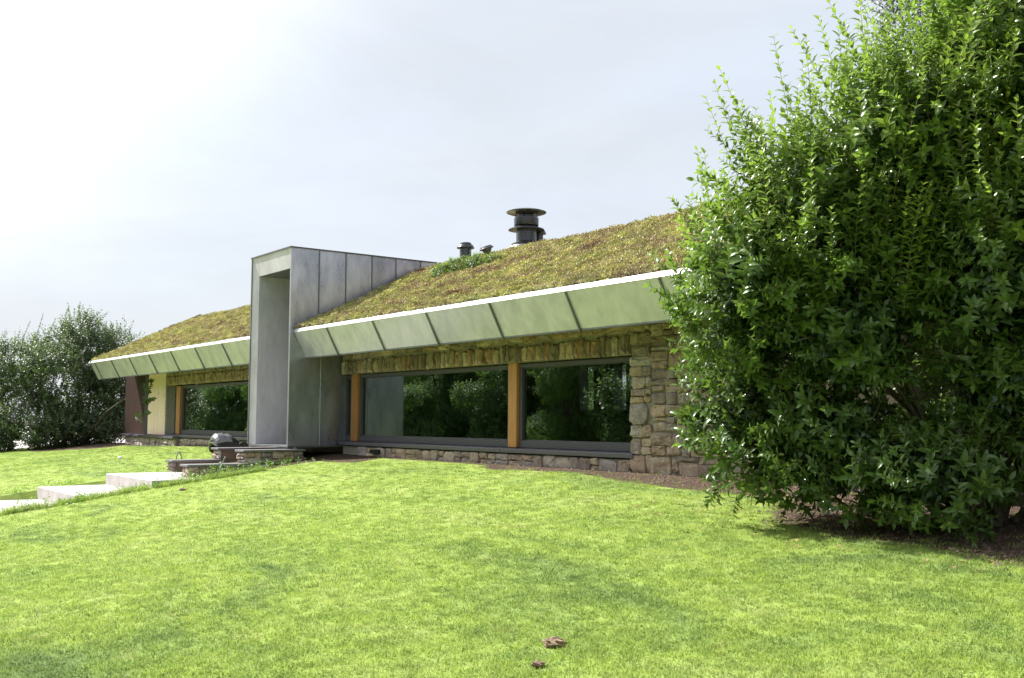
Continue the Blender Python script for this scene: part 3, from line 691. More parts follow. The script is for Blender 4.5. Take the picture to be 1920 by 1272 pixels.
v3 = MB().lathe([(0, -.25), (.10, -.25), (.10, .0), (.13, .08), (0, .08)], 0, 0, 20); cp = MB().lathe([(.10, .085), (.18, .08), (.185, .10), (.15, .125), (.15, .14), (.13, .155), (0, .16)], 0, 0, 20)
for nm, mb_, par in (('vent_cowl', v3, None), ('cap', cp, 1)):
    Rt = Matrix.Rotation(R_(17), 3, 'X') @ Matrix.Rotation(R_(-8), 3, 'Y')
    mb_.v = [tuple(Rt @ Vector(v)+Vector((cx, cy, 4.21))) for v in mb_.v]
    if par is None: vc = addangle(hb(mb_, nm, 'flue_metal'))
    else: addangle(hb(mb_, nm, 'flue_metal', vc))

# ---------------------------------------------------------------- path slabs and low walls
SL = [('white concrete step slab beside the low stone walls, highest of the three', 0), ('white concrete step slab in the middle of the lawn stair', 1), ('white concrete step slab lowest on the lawn, cut by the photo\'s left edge', 2)]
for lab, i in SL:
    y0, y1, zt, th = SLABS[i]; xa, xb = PX0, PX1
    if i == 0: y1 = 9.75
    mb_ = MB().box(xa-(-24), xb-(-24), y0-y0, y1-y0, -th, 0)
    o = mb_.build('step_slab', 'concrete_white', bevel=.012); o.location = (-24, y0, zt)
    props(o, lab, 'step', 'concrete step slabs')
plain('brown_render', (.20, .14, .10), .9, 0, .4, 6, .5)
def lowwall(x0, x1, y0, y1, zt, zb, lab, rendered=False):
    e = empty('low_wall', ((x0+x1)/2, (y0+y1)/2, zb)); L0 = Vector(e.location); props(e, lab, 'wall', 'low stone walls beside the entrance')
    def lb(m): m.v = [(a-L0.x, b-L0.y, c-L0.z) for a, b, c in m.v]; return m
    lb(MB().box(x0+.05, x1-.05, y0+.05, y1-.05, zb-.3, zt-.05)).build('wall_core', 'mortar', e)
    lb(MB().box(x0-.04, x1+.04, y0-.05, y1+.02, zt-.05, zt)).build('coping', 'coping', e, bevel=.008)
    if rendered: lb(MB().box(x1-.04, x1, y0+.1, y1, zb-.3, zt-.052)).build('render_coat', 'brown_render', e)
    for (a_, b_, c_, d_) in [] if rendered else rubble(0, y1-y0, zb-.15, zt-.055, .09, .16, .16, .42, .012):        # side facing +X
        V, Fc = stone_mesh(a_, b_, c_, d_, .06, 0)
        k = MB().add([(x1-vy, y0+vx, vz) for vx, vy, vz in V], Fc)
        lb(k); k.build('stone', 'stone', e)
    for (a_, b_, c_, d_) in rubble(0, x1-x0, zb-.15, zt-.055, .08, .13, .16, .3, .012):
        V, Fc = stone_mesh(a_, b_, c_, d_, .06, 0)
        k = MB().add([(x0+vx, y0+vy, vz) for vx, vy, vz in V], Fc); lb(k); k.build('stone', 'stone', e)
lowwall(-26.25, -25.82, 9.93, 11.95, -.745, -1.3, 'low wall with brown side and dark coping in front of the black mower', True)
lowwall(-26.1, -25.70, 8.72, 9.9, -1.03, -1.4, 'low wall with coping one step down, a thin grey loop rising behind it', True)
lowwall(-23.55, -23.10, 9.50, 11.0, -.722, -1.2, 'low rubble wall with pale coping under the right foot of the zinc portal')
lowwall(-23.40, -22.98, 8.15, 9.48, -1.03, -1.35, 'small low wall half sunk in weeds at the lawn edge')
# grey cable loops
k = MB(); pts = [(-26.3+.02*math.sin(i), 8.95+.26*(i/10), -1.18+.34*math.sin(math.pi*min(1, i/8.5))) for i in range(11)]
o = k.tube([(p[0]+26.3, p[1]-8.95, p[2]+1.2) for p in pts], .014, 6).build('cable_loop', 'cable_grey', smooth=True); o.location = (-26.3, 8.95, -1.2)
props(o, 'thin grey cable bent in a loop above the lower left low wall', 'cable')
pts = [(-23.2, 8.9+.18*(i/8), -1.05+.16*(i/8)**2+.02*math.sin(i)) for i in range(9)]
o = MB().tube([(p[0]+23.2, p[1]-8.9, p[2]+1.05) for p in pts], .013, 6).build('cable_end', 'cable_grey', smooth=True); o.location = (-23.2, 8.9, -1.05)
props(o, 'pale grey cable end curling up over the small sunken wall', 'cable')

# ---------------------------------------------------------------- robot mower (black with silver shell)
mw = empty('lawn_mower', (-27.3, 10.35, -.93), R_(0)); props(mw, 'black lawn mower with silver front cover parked by the low wall', 'lawn mower')
def shell(x0, x1, prof, nseg=7, narrow=.72):
    V = []; n = len(prof)
    for i in range(nseg):
        t_ = i/(nseg-1)*2-1; sc_ = 1-(1-narrow)*abs(t_)**2.4
        mid = .2
        for (y_, z_) in prof: V.append(((x0+x1)/2+(x1-x0)/2*t_, mid+(y_-mid)*(1-(1-sc_)*.4), z_*(sc_ if z_ > .2 else 1)))
    Fc = [(i*n+j, i*n+(j+1) % n, (i+1)*n+(j+1) % n, (i+1)*n+j) for i in range(nseg-1) for j in range(n)]
    Fc += [tuple(range(n))[::-1], tuple(range((nseg-1)*n, nseg*n))]
    return MB().add(V, Fc)
shell(-.28, .28, [(.02, .24), (-.05, .34), (.06, .50), (.30, .52), (.46, .47), (.66, .36), (.92, .14), (.95, .08), (.5, .12), (.2, .18)][::-1]).build('body', 'black_plastic', mw, smooth=False, bevel=.01)
shell(-.24, .285, [(-.06, .36), (-.06, .44), (.02, .535), (.20, .55), (.24, .515), (.36, .53), (.44, .48), (.40, .415), (.26, .44), (.05, .385)][::-1]).build('cover', 'silver_plastic', mw, bevel=.008)
shell(-.25, .29, [(-.10, .27), (-.11, .31), (.12, .285), (.16, .25)][::-1]).build('bumper', 'silver_plastic', mw, bevel=.006)
for sx0 in (-.3, .24):
    w_ = MB().lathe([(0, -.03), (.12, -.03), (.135, -.015), (.135, .015), (.12, .03), (0, .03)], 0, 0, 20)
    w_.v = [(sx0+.03+z, .10+x, .125+y) for x, y, z in w_.v]; w_.build('wheel', 'black_plastic', mw)
    w_ = MB().lathe([(0, -.03), (.15, -.03), (.16, -.015), (.16, .015), (.15, .03), (0, .03)], 0, 0, 20)
    w_.v = [(sx0+.03+z, .72+x, .155+y) for x, y, z in w_.v]; w_.build('wheel', 'black_plastic', mw)

# ---------------------------------------------------------------- foliage
def ortho(d):
    a = np.cross(d, np.array([.21, .13, .97])); a /= np.linalg.norm(a, axis=-1, keepdims=True)+1e-9
    return a, np.cross(d, a)
def leaf_arrays(P, D, S, N, L, Wd, tone, droop=.25, fine=True):
    """P base, D direction, S side, N up; arrays -> folded pointed leaves"""
    L = L[:, None]; Wd = Wd[:, None]
    if fine:
        tmpl = [(0, 0, 0), (.30, -.42, .10), (.30, 0, 0), (.30, .42, .10), (.68, -.36, .07), (.68, 0, -.04), (.68, .36, .07), (1, 0, -.12)]
        tri = [(0, 2, 1), (0, 3, 2), (1, 2, 5), (1, 5, 4), (2, 3, 6), (2, 6, 5), (4, 5, 7), (5, 6, 7)]
    else:
        tmpl = [(0, 0, 0), (.5, -.5, .06), (.5, .5, .06), (1, 0, -.1)]; tri = [(0, 2, 1), (1, 2, 3)]
    k = len(tmpl); V = np.zeros((len(P), k, 3))
    for i, (a, b, c) in enumerate(tmpl):
        V[:, i] = P+D*L*a+S*Wd*b+N*(Wd*c*1.6-L*droop*a*a)
    T = (np.array(tri)[None]+(np.arange(len(P))*k)[:, None, None]).reshape(-1, 3)
    return V.reshape(-1, 3), T, np.repeat(tone, k)
def sample_clumps(cl, n, rng, shell_=(.85, 1.0)):
    C = np.array([c[:3] for c in cl]); Rr = np.array([c[3:6] for c in cl]); wgt = (Rr.prod(1))**(2/3); wgt /= wgt.sum()
    i = rng.choice(len(cl), n, p=wgt); d = rng.normal(size=(n, 3)); d /= np.linalg.norm(d, axis=1, keepdims=True)
    s = rng.uniform(*shell_, size=(n, 1)); P = C[i]+d*Rr[i]*s; Nn = d/Rr[i]; Nn /= np.linalg.norm(Nn, axis=1, keepdims=True)
    inside = np.zeros(n, bool)
    for j in range(len(cl)):
        q_ = ((P-C[j])/Rr[j]); inside |= ((q_**2).sum(1) < .62) & (i != j)
    return P[~inside], Nn[~inside]
def shoots(P, Nn, rng, ln, up, leafL, gap, tonef, wid=.42, jit=.35, fine=True, opposite=True, open_=.85, gmin=None):
    D = Nn*(1-up)+np.array([0, 0, up])+rng.normal(0, jit*.5, P.shape); D /= np.linalg.norm(D, axis=1, keepdims=True)
    A, B = ortho(D); LP, LD, LS, LN, LL, LT = [], [], [], [], [], []; stems = []
    bend = rng.normal(0, .12, P.shape); bend[:, 2] += .12
    nmax = int(ln.max()/gap)+1
    for k in range(nmax):
        t = k*gap; ok = t < ln
        if not ok.any(): break
        p = P[ok]; f_ = (t/ln[ok])[:, None]; pos = p+D[ok]*t+bend[ok]*(t*f_)
        Dk = D[ok]+bend[ok]*f_*1.5; Dk /= np.linalg.norm(Dk, axis=1, keepdims=True)
        th = (k % 2)*1.57+rng.normal(0, .35, ok.sum())
        side = A[ok]*np.cos(th)[:, None]+B[ok]*np.sin(th)[:, None]
        op = open_*(1-.45*f_)
        for sg in (1, -1):
            if not opposite and sg < 0: continue
            dr = Dk*(1-op*.55)+side*sg*op+rng.normal(0, .13, side.shape); dr /= np.linalg.norm(dr, axis=1, keepdims=True)
            sd_ = np.cross(Dk, dr); sd_ /= np.linalg.norm(sd_, axis=1, keepdims=True)+1e-9; nu = np.cross(dr, sd_)
            flip = np.sign((nu*Dk).sum(1, keepdims=True)); nu *= flip
            sz = leafL*rng.uniform(.7, 1.15, ok.sum())*(1-.35*f_[:, 0]**3)*(.8+.2*np.minimum(1, t/.1))
            LP.append(pos); LD.append(dr); LS.append(sd_); LN.append(nu); LL.append(sz); LT.append(tonef(f_[:, 0], pos, ok))
    E_ = P+D*ln[:, None]+bend*ln[:, None]
    return [np.concatenate(a) for a in (LP, LD, LS, LN, LL, LT)], (P, P+D*ln[:, None]*.5+bend*(ln*.25)[:, None], E_)
def stem_mesh(P0, P1, P2, r0=.004, r1=.0015):
    V = []; n = len(P0); d = P2-P0; d /= np.linalg.norm(d, axis=1, keepdims=True)+1e-9; A, B = ortho(d)
    for P_, r in ((P0, r0), (P1, (r0+r1)/2), (P2, r1)):
        for k in range(3): V.append(P_+(A*math.cos(k*2.094)+B*math.sin(k*2.094))*r)
    V = np.stack(V, 1); F_ = []
    for j in range(2):
        for k in range(3): F_.append((j*3+k, j*3+(k+1) % 3, (j+1)*3+(k+1) % 3, (j+1)*3+k))
    T = (np.array(F_)[None]+(np.arange(n)*9)[:, None, None]).reshape(-1, 4); return V.reshape(-1, 3), T
def branches(base, targets, rng, r0, parent, origin, name='trunk', m='bark'):
    k = MB()
    for (tx, ty, tz) in targets:
        b = Vector(base)+Vector((rng.normal(0, r0*2.5), rng.normal(0, r0*2.5), 0)); e = Vector((tx, ty, tz)); mid = b.lerp(e, .45)+Vector((rng.normal(0, .12), rng.normal(0, .12), .25*(e-b).length*.5))
        pts = [b.lerp(mid, s)*(1-s)+mid.lerp(e, s)*s for s in np.linspace(0, 1, 9)]; pts = [p+Vector(rng.normal(0, .015, 3)) for p in pts]
        k.tube([p-origin for p in pts], [r0*(1-.85*i/8) for i in range(9)], 6)
        for j in range(5):
            s = int(rng.integers(3, 9)); p = pts[min(s, 8)]; q_ = p+Vector(rng.normal(0, 1, 3)).normalized()*(e-b).length*.28+Vector((0, 0, .2))
            k.tube([p-origin, p.lerp(q_, .5)-origin+Vector((0, 0, .03)), q_-origin], [r0*.35, r0*.22, r0*.08], 4)
    return k.build(name, m, parent, smooth=True)

# --- the big shrub on the right
rng = np.random.default_rng(5)
rb = empty('large_shrub', (-5.9, 11.0, -1.15)); O = Vector(rb.location); On = np.array(O)
props(rb, 'large glossy green shrub with upright shoots covering the right end of the house', 'shrub')
cl = [(-6.36, 7.45, 1.45, .66, .62, .66), (-5.9, 7.8, 2.1, .66, .62, .70), (-5.2, 8.2, 2.70, .70, .7, .78), (-4.4, 8.8, 3.2, .9, .8, .9),
      (-6.6, 7.8, .70, .58, .60, .50), (-5.7, 8.0, .85, .85, .75, .80), (-5.95, 8.05, -.02, .75, .65, .50), (-5.10, 8.25, -.52, .50, .48, .26),
      (-4.70, 8.6, 1.5, 1.0, .8, 1.0), (-4.55, 8.9, .35, .80, .7, .7), (-4.0, 9.3, 2.4, 1.0, .9, 1.1), (-3.7, 9.6, 1.2, 1.0, .8, .9),
      (-6.75, 8.0, .10, .50, .5, .36), (-5.5, 8.7, -.38, .80, .6, .42), (-4.3, 9.3, -.1, .8, .6, .55), (-3.4, 9.8, 3.3, 1.0, .9, 1.1), (-3.1, 10.2, .6, 1.0, .8, .9), (-3.6, 9.9, -.25, .8, .6, .45), (-5.6, 8.0, 1.7, .6, .5, .5), (-6.72, 7.8, -.05, .40, .42, .36), (-6.45, 7.95, -.38, .45, .42, .28), (-6.0, 8.1, -.50, .45, .42, .26)]
cl = [tuple(v*1.2 for v in c) for c in cl]
bigc = [(c[0]+.10*(c[2] > 1), c[1], c[2]-.28*(c[2] > 1.2), c[3]*.80, c[4]*.80, c[5]*.80) for c in cl]; lob = []
for c in bigc:
    for j in range(11):
        d_ = rng.normal(size=3); d_[2] += .15; d_ /= np.linalg.norm(d_); q_ = rng.uniform(.24, .42)
        lob.append((c[0]+d_[0]*c[3]*1.0, c[1]+d_[1]*c[4]*1.0, c[2]+d_[2]*c[5]*1.0, q_, q_, q_*rng.uniform(.7, 1.1)))
cl = bigc+lob
P, Nn = sample_clumps(cl, 11500, rng, (.72, 1.0))
camd = -P/np.linalg.norm(P, axis=1, keepdims=True); face = (Nn*camd).sum(1)
ok = (face > -.35) | (Nn[:, 2] > .35); P, Nn = P[ok], Nn[ok]
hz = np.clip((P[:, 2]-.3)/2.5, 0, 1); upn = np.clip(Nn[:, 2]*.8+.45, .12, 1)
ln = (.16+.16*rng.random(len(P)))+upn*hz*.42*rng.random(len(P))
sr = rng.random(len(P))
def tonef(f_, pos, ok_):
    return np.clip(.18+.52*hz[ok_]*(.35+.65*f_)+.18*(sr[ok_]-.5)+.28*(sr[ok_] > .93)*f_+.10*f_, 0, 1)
arr, st = shoots(P, Nn, rng, ln, .24, .135, .048, tonef, jit=.6)
arr[4] = arr[4]*(.85+.3*np.sin(arr[0][:, 0]*5.1)*np.sin(arr[0][:, 2]*4.3+1)+.15*rng.random(len(arr[4])))
# tall leaders along the skyline
Pl, Nl = sample_clumps([c for c in bigc if c[2] > 1.0], 2600, rng, (1.0, 1.12)); ok = Nl[:, 2] > .15; Pl, Nl = Pl[ok][:620], Nl[ok][:620]
lnl = .45+.75*rng.random(len(Pl)); srl = rng.random(len(Pl))
arl, stl = shoots(Pl, Nl, rng, lnl, .62, .125, .058, lambda f_, pos, o_: np.clip(.38+.35*f_+.5*(srl[o_]-.5), 0, 1), jit=.16)
# small fill leaves deep inside, so that the inside is dense
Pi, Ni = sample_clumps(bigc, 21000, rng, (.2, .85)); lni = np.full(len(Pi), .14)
ari, sti = shoots(Pi, Ni, rng, lni, .3, .13, .07, lambda f_, pos, o_: np.full(o_.sum(), .05), jit=.9)  # lowest tone paints the shade of the shrub's inside into the leaf colour
AR = [np.concatenate([a, b]) for a, b in zip(arr, arl)]
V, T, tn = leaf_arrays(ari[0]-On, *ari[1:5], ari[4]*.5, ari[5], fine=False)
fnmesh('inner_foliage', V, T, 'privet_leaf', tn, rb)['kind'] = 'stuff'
dist = np.linalg.norm(AR[0], axis=1)
r_ = AR[0]@np.array([R2.x, R2.y, R2.z]); dd = AR[0]@np.array([F.x, F.y, F.z]); vis = (np.abs(r_/dd) < .49)
order = np.argsort(np.where(vis, dist, 99))[:290]
sel = np.zeros(len(dist), bool); sel[order] = True
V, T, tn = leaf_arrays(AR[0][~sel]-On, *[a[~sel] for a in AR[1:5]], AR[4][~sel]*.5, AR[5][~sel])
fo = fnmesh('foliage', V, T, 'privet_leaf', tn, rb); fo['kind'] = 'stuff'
lm = []
for tv in (.15, .35, .6, .85):
    V, T, tn = leaf_arrays(np.zeros((1, 3)), np.array([[1., 0, 0]]), np.array([[0, 1., 0]]), np.array([[0, 0, 1.]]), np.array([1.]), np.array([.5]), np.array([tv]))
    o = fnmesh('leaf', V, T, 'privet_leaf', tn); lm.append(o.data); bpy.data.objects.remove(o)
for i in order:
    tv = AR[5][i]; me = lm[int(np.clip(round((tv-.15)/.235), 0, 3))]
    o = bpy.data.objects.new('leaf', me); D_, S_, N_ = (Vector(AR[j][i]) for j in (1, 2, 3)); s = AR[4][i]
    mat_ = Matrix((D_*s, S_*s, N_*s)).transposed().to_4x4(); mat_.translation = Vector(AR[0][i])-O
    link(o, rb); o.matrix_basis = mat_
sv, sf = stem_mesh(*[np.concatenate([a, b]) - On for a, b in zip(st, stl)])
fnmesh('twigs', sv, sf, 'stem_green', None, rb)['kind'] = 'stuff'
branches((-5.9, 11.0, -1.2), [c[:3] for c in bigc], rng, .05, rb, O)

def small_tree(name, base, cl, nsh, lnr, leafL, gap, m, label, cat, group=None, up=.4, seed=1, fine=False, tone0=.3, parts=True, nbr=None, r0=.05, inner=.5):
    rng = np.random.default_rng(seed); e = empty(name, base); O_ = Vector(base); On_ = np.array(O_); props(e, label, cat, group)
    P, Nn = sample_clumps(cl, nsh, rng, (.55, 1.0)); ln = rng.uniform(*lnr, len(P)); s_ = rng.random(len(P))
    ztop = max(c[2]+c[5] for c in cl); zb = min(c[2]-c[5] for c in cl)
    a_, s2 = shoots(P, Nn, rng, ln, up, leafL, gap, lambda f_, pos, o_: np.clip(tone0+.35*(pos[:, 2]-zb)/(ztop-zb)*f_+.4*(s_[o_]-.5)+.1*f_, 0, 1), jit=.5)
    V, T, tn = leaf_arrays(a_[0]-On_, *a_[1:5], a_[4]*.55, a_[5], fine=fine)
    fo = fnmesh('crown', V, T, m, tn, e); fo['kind'] = 'stuff'
    sv, sf = stem_mesh(*[q-On_ for q in s2], r0=.006, r1=.002); fnmesh('twigs', sv, sf, 'bark', None, e)['kind'] = 'stuff'
    t_ = [c[:3] for c in cl]
    branches(base, t_[:nbr] if nbr else t_, rng, r0, e, O_)
    return e
# tall darker tree behind the shrub at the top right
cl2 = [(-12.5, 20.8, 8.2, 1.0, 1.0, 1.6), (-11.3, 21.2, 9.4, 1.2, 1.1, 1.8), (-12.3, 20.9, 6.0, 1.3, 1.1, 1.5), (-10.2, 21.6, 7.4, 1.4, 1.2, 1.8), (-9.2, 22.0, 9.2, 1.3, 1.2, 1.8), (-12.7, 20.6, 9.8, .8, .8, 1.3)]
small_tree('tree', (-11.2, 21.4, -1.4), cl2, 1900, (.25, .8), .11, .09, 'small_leaf', 'tall dark tree with small leaves rising behind the top of the large glossy shrub', 'tree', seed=3, fine=False, tone0=.2)
# hedge plants closing the gap at the right, behind
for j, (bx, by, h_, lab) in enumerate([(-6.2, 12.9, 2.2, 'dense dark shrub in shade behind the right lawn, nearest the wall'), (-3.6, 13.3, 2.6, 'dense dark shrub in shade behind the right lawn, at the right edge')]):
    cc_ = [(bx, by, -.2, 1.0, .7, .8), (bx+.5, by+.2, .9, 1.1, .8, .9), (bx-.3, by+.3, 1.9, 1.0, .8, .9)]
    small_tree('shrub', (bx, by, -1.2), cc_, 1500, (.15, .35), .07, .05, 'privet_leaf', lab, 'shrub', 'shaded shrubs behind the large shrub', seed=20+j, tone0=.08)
# --- shrub / small tree at the left end of the house
cl3 = [(-45.6, 10.9, 1.4, 1.9, 1.6, 1.7), (-46.6, 9.9, -.1, 1.7, 1.3, 1.0), (-45.6, 12.3, .4, 1.5, 1.3, 1.5), (-45.9, 12.2, 2.7, 1.1, 1.0, 1.2), (-47.2, 9.4, 2.2, 1.2, 1.2, 1.3), (-45.5, 13.0, 2.2, 1.2, 1.1, 1.2),
       (-48.3, 8.4, .9, 1.6, 1.5, 1.7), (-44.8, 12.6, -.2, 1.0, .9, .8), (-46.6, 11.6, 3.2, .8, .8, .9), (-45.1, 12.9, 1.1, 1.2, .8, 1.0), (-45.0, 10.6, -.75, 1.6, 1.0, .6), (-47.6, 8.6, -.75, 1.8, 1.0, .6), (-44.7, 12.0, -.6, 1.2, .8, .5), (-50.5, 7.5, .2, 1.6, 1.3, 1.4)]
cl3 = [(c[0]-.75, c[1], c[2]-.1, *c[3:]) for c in cl3]
r3 = np.random.default_rng(9); lob = []
for c in cl3:
    for j in range(9):
        d_ = r3.normal(size=3); d_[2] += .3; d_ /= np.linalg.norm(d_); q_ = r3.uniform(.35, .6)
        lob.append((c[0]+d_[0]*c[3], c[1]+d_[1]*c[4], c[2]+d_[2]*c[5], q_, q_, q_))
cl3 = [(c[0], c[1], c[2], c[3]*.82, c[4]*.82, c[5]*.82) for c in cl3]+lob
e = small_tree('broad_shrub', (-45.4, 11.5, -1.35), cl3, 12000, (.25, .7), .13, .08, 'small_leaf', 'broad grey green shrub with loose twigs at the left end of the house', 'shrub', seed=8, tone0=.42, r0=.07, up=.45, nbr=10)
# whippy leaders above it and the sprays in front of the pale boards
rng = np.random.default_rng(31)
Pw = np.array([(-47.6, 9.5, 3.6), (-46.8, 10.3, 3.8), (-46.4, 10.8, 4.3), (-45.9, 11.6, 4.2), (-45.5, 12.3, 4.0), (-44.9, 12.6, 3.6), (-44.3, 13.0, 3.3), (-45.2, 12.6, 3.9), (-48.4, 8.8, 3.0), (-46.1, 11.5, 4.0), (-44.0, 13.0, 2.9), (-47.0, 9.9, 3.9)])
Pw = Pw-np.array([0, 0, .7]); Nw = rng.normal(0, .3, Pw.shape); Nw[:, 2] = 1; lw = rng.uniform(.6, 1.3, len(Pw))
Ps = np.array([(-39.6, 11.6, 1.3), (-39.9, 11.7, .9), (-40.2, 11.7, .5), (-40.4, 11.6, .1), (-40.0, 11.6, 1.0), (-40.1, 11.7, .2), (-39.8, 11.6, .6), (-40.4, 11.7, .9), (-40.6, 11.7, -.1)])
Ps = Ps+np.array([2.7, .0, 0]); Ns = np.tile(np.array([[.9, -.35, .1]]), (len(Ps), 1))+rng.normal(0, .25, Ps.shape); lns = rng.uniform(.4, 1.0, len(Ps))
a1, s1 = shoots(np.concatenate([Pw, Ps]), np.concatenate([Nw, Ns]), rng, np.concatenate([lw, lns]), .1, .115, .055, lambda f_, p_, o_: .35+.3*f_, jit=.1)
Oe = np.array(e.location); V, T, tn = leaf_arrays(a1[0]-Oe, *a1[1:5], a1[4]*.55, a1[5], fine=False)
fnmesh('leafy_sprays', V, T, 'small_leaf', tn, e)['kind'] = 'stuff'
sv, sf = stem_mesh(*[q_-Oe for q_ in s1], r0=.012, r1=.004); fnmesh('long_twigs', sv, sf, 'bark', None, e)['kind'] = 'stuff'
# a support limb for the sprays
MB().tube([(0, 0, .2), (2.5, .3, 1.6), (5.4, .15, 2.1), (7.8, .2, 1.9)], [.05, .04, .02, .01]).build('branch', 'bark', e)
# pale gravel yard glimpsed under and beyond the left shrub
gy = MB().add([(-90, 4, 0), (-48.5, 4, 0), (-47.0, 16, 0), (-90, 30, 0)], [(0, 1, 2, 3)]); 
gz = MB(); n1 = 24
gxs = np.linspace(-85, -49.5, n1); gys = np.linspace(6, 30, 14); GV = [(x, y, float(ground_h(x, y))+.03) for y in gys for x in gxs]
gz.add(GV, [(j*n1+i, j*n1+i+1, (j+1)*n1+i+1, (j+1)*n1+i) for j in range(13) for i in range(n1-1)])
props(gz.build('gravel_yard', 'concrete_white'), 'pale paved yard glimpsed beyond the left shrub', kind='structure')

# --- trees on the far side of the lawn, seen mirrored in the panes, and behind the house
def crown_tree(seed, h, w_, n, leaf):
    r = np.random.default_rng(seed); cl_ = []
    for i in range(11):
        a = r.uniform(0, 6.28); q_ = w_*r.uniform(.1, .75); z_ = h*r.uniform(.16, .85); cl_.append((q_*math.cos(a), q_*math.sin(a), z_, w_*r.uniform(.38, .6), w_*r.uniform(.38, .6), h*r.uniform(.11, .17)))
    return cl_
protos = []
TL = 'leafy green tree across the lawn, seen only mirrored in the window panes'
for s, (h, w_) in enumerate(((9.5, 3.4), (7.5, 2.8), (11, 3.6))):
    e_ = small_tree('tree', (0, 0, 0), crown_tree(60+s, h, w_, 0, 0), 3600, (.3, .8), .26, .15, 'tree_leaf', TL, 'tree', 'trees mirrored in the windows', seed=70+s, tone0=.3+.12*s, r0=.12)
    protos.append(e_)
def copytree(src, loc_, rz, sc, lab, grp):
    c = src.copy(); COL.objects.link(c); c.location = loc_; c.rotation_euler.z = rz; c.scale = (sc,)*3; c['label'] = lab; c['group'] = grp
    for chd in list(src.children):
        q_ = chd.copy(); COL.objects.link(q_); q_.parent = c
    return c
ring = [(9, -19), (4, -23), (-3, -20), (-9, -22), (13, -13), (16, -6), (15, 1), (17, 8), (14, 14), (18, -1), (10, 19), (4, 22), (-2, 24), (19, -17), (12, -25), (-14, -24)]  # unseen belt of trees behind the camera, added to darken zinc reflections and low sky
rt = random.Random(4); first = [True]*3
spots = []
for row, (yy, n_) in enumerate(((-8.5, 15), (-13, 15), (-19, 13))):
    for i in range(n_): spots.append((-14-row*2-i*5.4+rt.uniform(-1.2, 1.2), yy+rt.uniform(-1.2, 1.2)))
for i, (x, y) in enumerate(spots):
    k_ = i % 3; zt = float(ground_h(x, y)); rz = rt.uniform(0, 6.28); sc = rt.uniform(.9, 1.25)
    if y > -10.5: sc *= .62
    if first[k_]:
        protos[k_].location = (x, y, zt); protos[k_].rotation_euler.z = rz; protos[k_].scale = (sc,)*3; first[k_] = False
    else: copytree(protos[k_], (x, y, zt), rz, sc, TL, 'trees mirrored in the windows')
for i, (x, y) in enumerate(ring): copytree(protos[i % 3], (x, y, float(ground_h(x, y))), i*1.7, .85+.05*(i % 4), 'leafy green tree out of sight behind the photographer, added to dim low sky and zinc reflections', 'unseen trees added round the garden')
for i, (x, y) in enumerate(((-29.5, 26), (-25, 27), (-21, 25.5), (-17, 28), (-33.5, 28))):
    copytree(protos[i % 3], (x, y, float(ground_h(x, y))), i*1.3, .42, 'green tree behind the house, glimpsed through the right-hand window', 'trees behind the house')

# --- planting on the roof: the low green shrub patch
small_tree('roof_plant', (-20.2, 13.65, roofz(13.65)), [(-20.5, 13.25, roofz(13.25)+.08, .34, .22, .17), (-20.05, 13.4, roofz(13.4)+.10, .38, .24, .20), (-19.55, 13.55, roofz(13.55)+.09, .34, .22, .17), (-19.1, 13.7, roofz(13.7)+.05, .28, .16, .11)],
           620, (.06, .14), .06, .03, 'roof_shrub_leaf', 'patch of leafy green plants on the roof below the two small pipes', 'plant', seed=44, tone0=.4, r0=.01)

# --- weeds along the edge of the step slabs
def weed(x, y, s, seed, lab):
    rng = np.random.default_rng(seed); z = float(lawn_h(x, y)); n = int(26*s)
    P = np.stack([x+rng.normal(0, .16*s, n), y+rng.normal(0, .22*s, n), np.full(n, z-.02)], 1); Nn = rng.normal(0, .55, P.shape); Nn[:, 2] = 1; Nn /= np.linalg.norm(Nn, axis=1, keepdims=True)
    a, st_ = shoots(P, Nn, rng, rng.uniform(.08, .2, n)*s**.5, .1, .07, .04, lambda f_, p_, o_: np.clip(.35+.5*rng.random(o_.sum()), 0, 1), jit=.3)
    o_ = np.array([x, y, z]); V, T, tn = leaf_arrays(a[0]-o_, *a[1:5], a[4]*.4, a[5], fine=False)
    ob = fnmesh('weed_clump', V, T, 'weed_leaf', tn); ob.location = o_; return props(ob, lab, 'weeds', 'weed clumps along the slab edges')
wl = [(-22.25, 4.6, 1.0, 'rough weeds at the edge of the lowest slab, nearest the photo\'s left edge'), (-22.2, 5.2, 1.2, 'rough weeds beside the front edge of the middle slab'), (-22.2, 5.9, 1.3, 'thick weeds along the side of the middle slab'),
      (-22.2, 6.5, 1.2, 'weeds where the middle slab meets the top slab'), (-22.22, 7.2, .9, 'low weeds over the front corner of the top slab'), (-22.35, 8.0, 1.0, 'bright weed sprigs over the back of the top slab'),
      (-22.6, 8.6, 1.6, 'darker dense weed clump in front of the small sunken wall'), (-22.4, 9.3, 1.6, 'leafy weeds right of the small sunken wall'), (-22.5, 10.2, 1.3, 'sprig of yellow green weed below the portal\'s right corner'),
      (-26.0, 7.6, .9, 'weed tuft behind the front left corner of the top slab'), (-26.05, 8.3, .8, 'flat leafy weeds left of the lower low wall'), (-26.0, 6.2, .9, 'pale weed sprig on the lawn behind the middle slab'), (-26.0, 5.2, .8, 'grass tuft behind the lowest slab')]
for i, (x, y, s, lab) in enumerate(wl): weed(x, y, s, 100+i, lab)
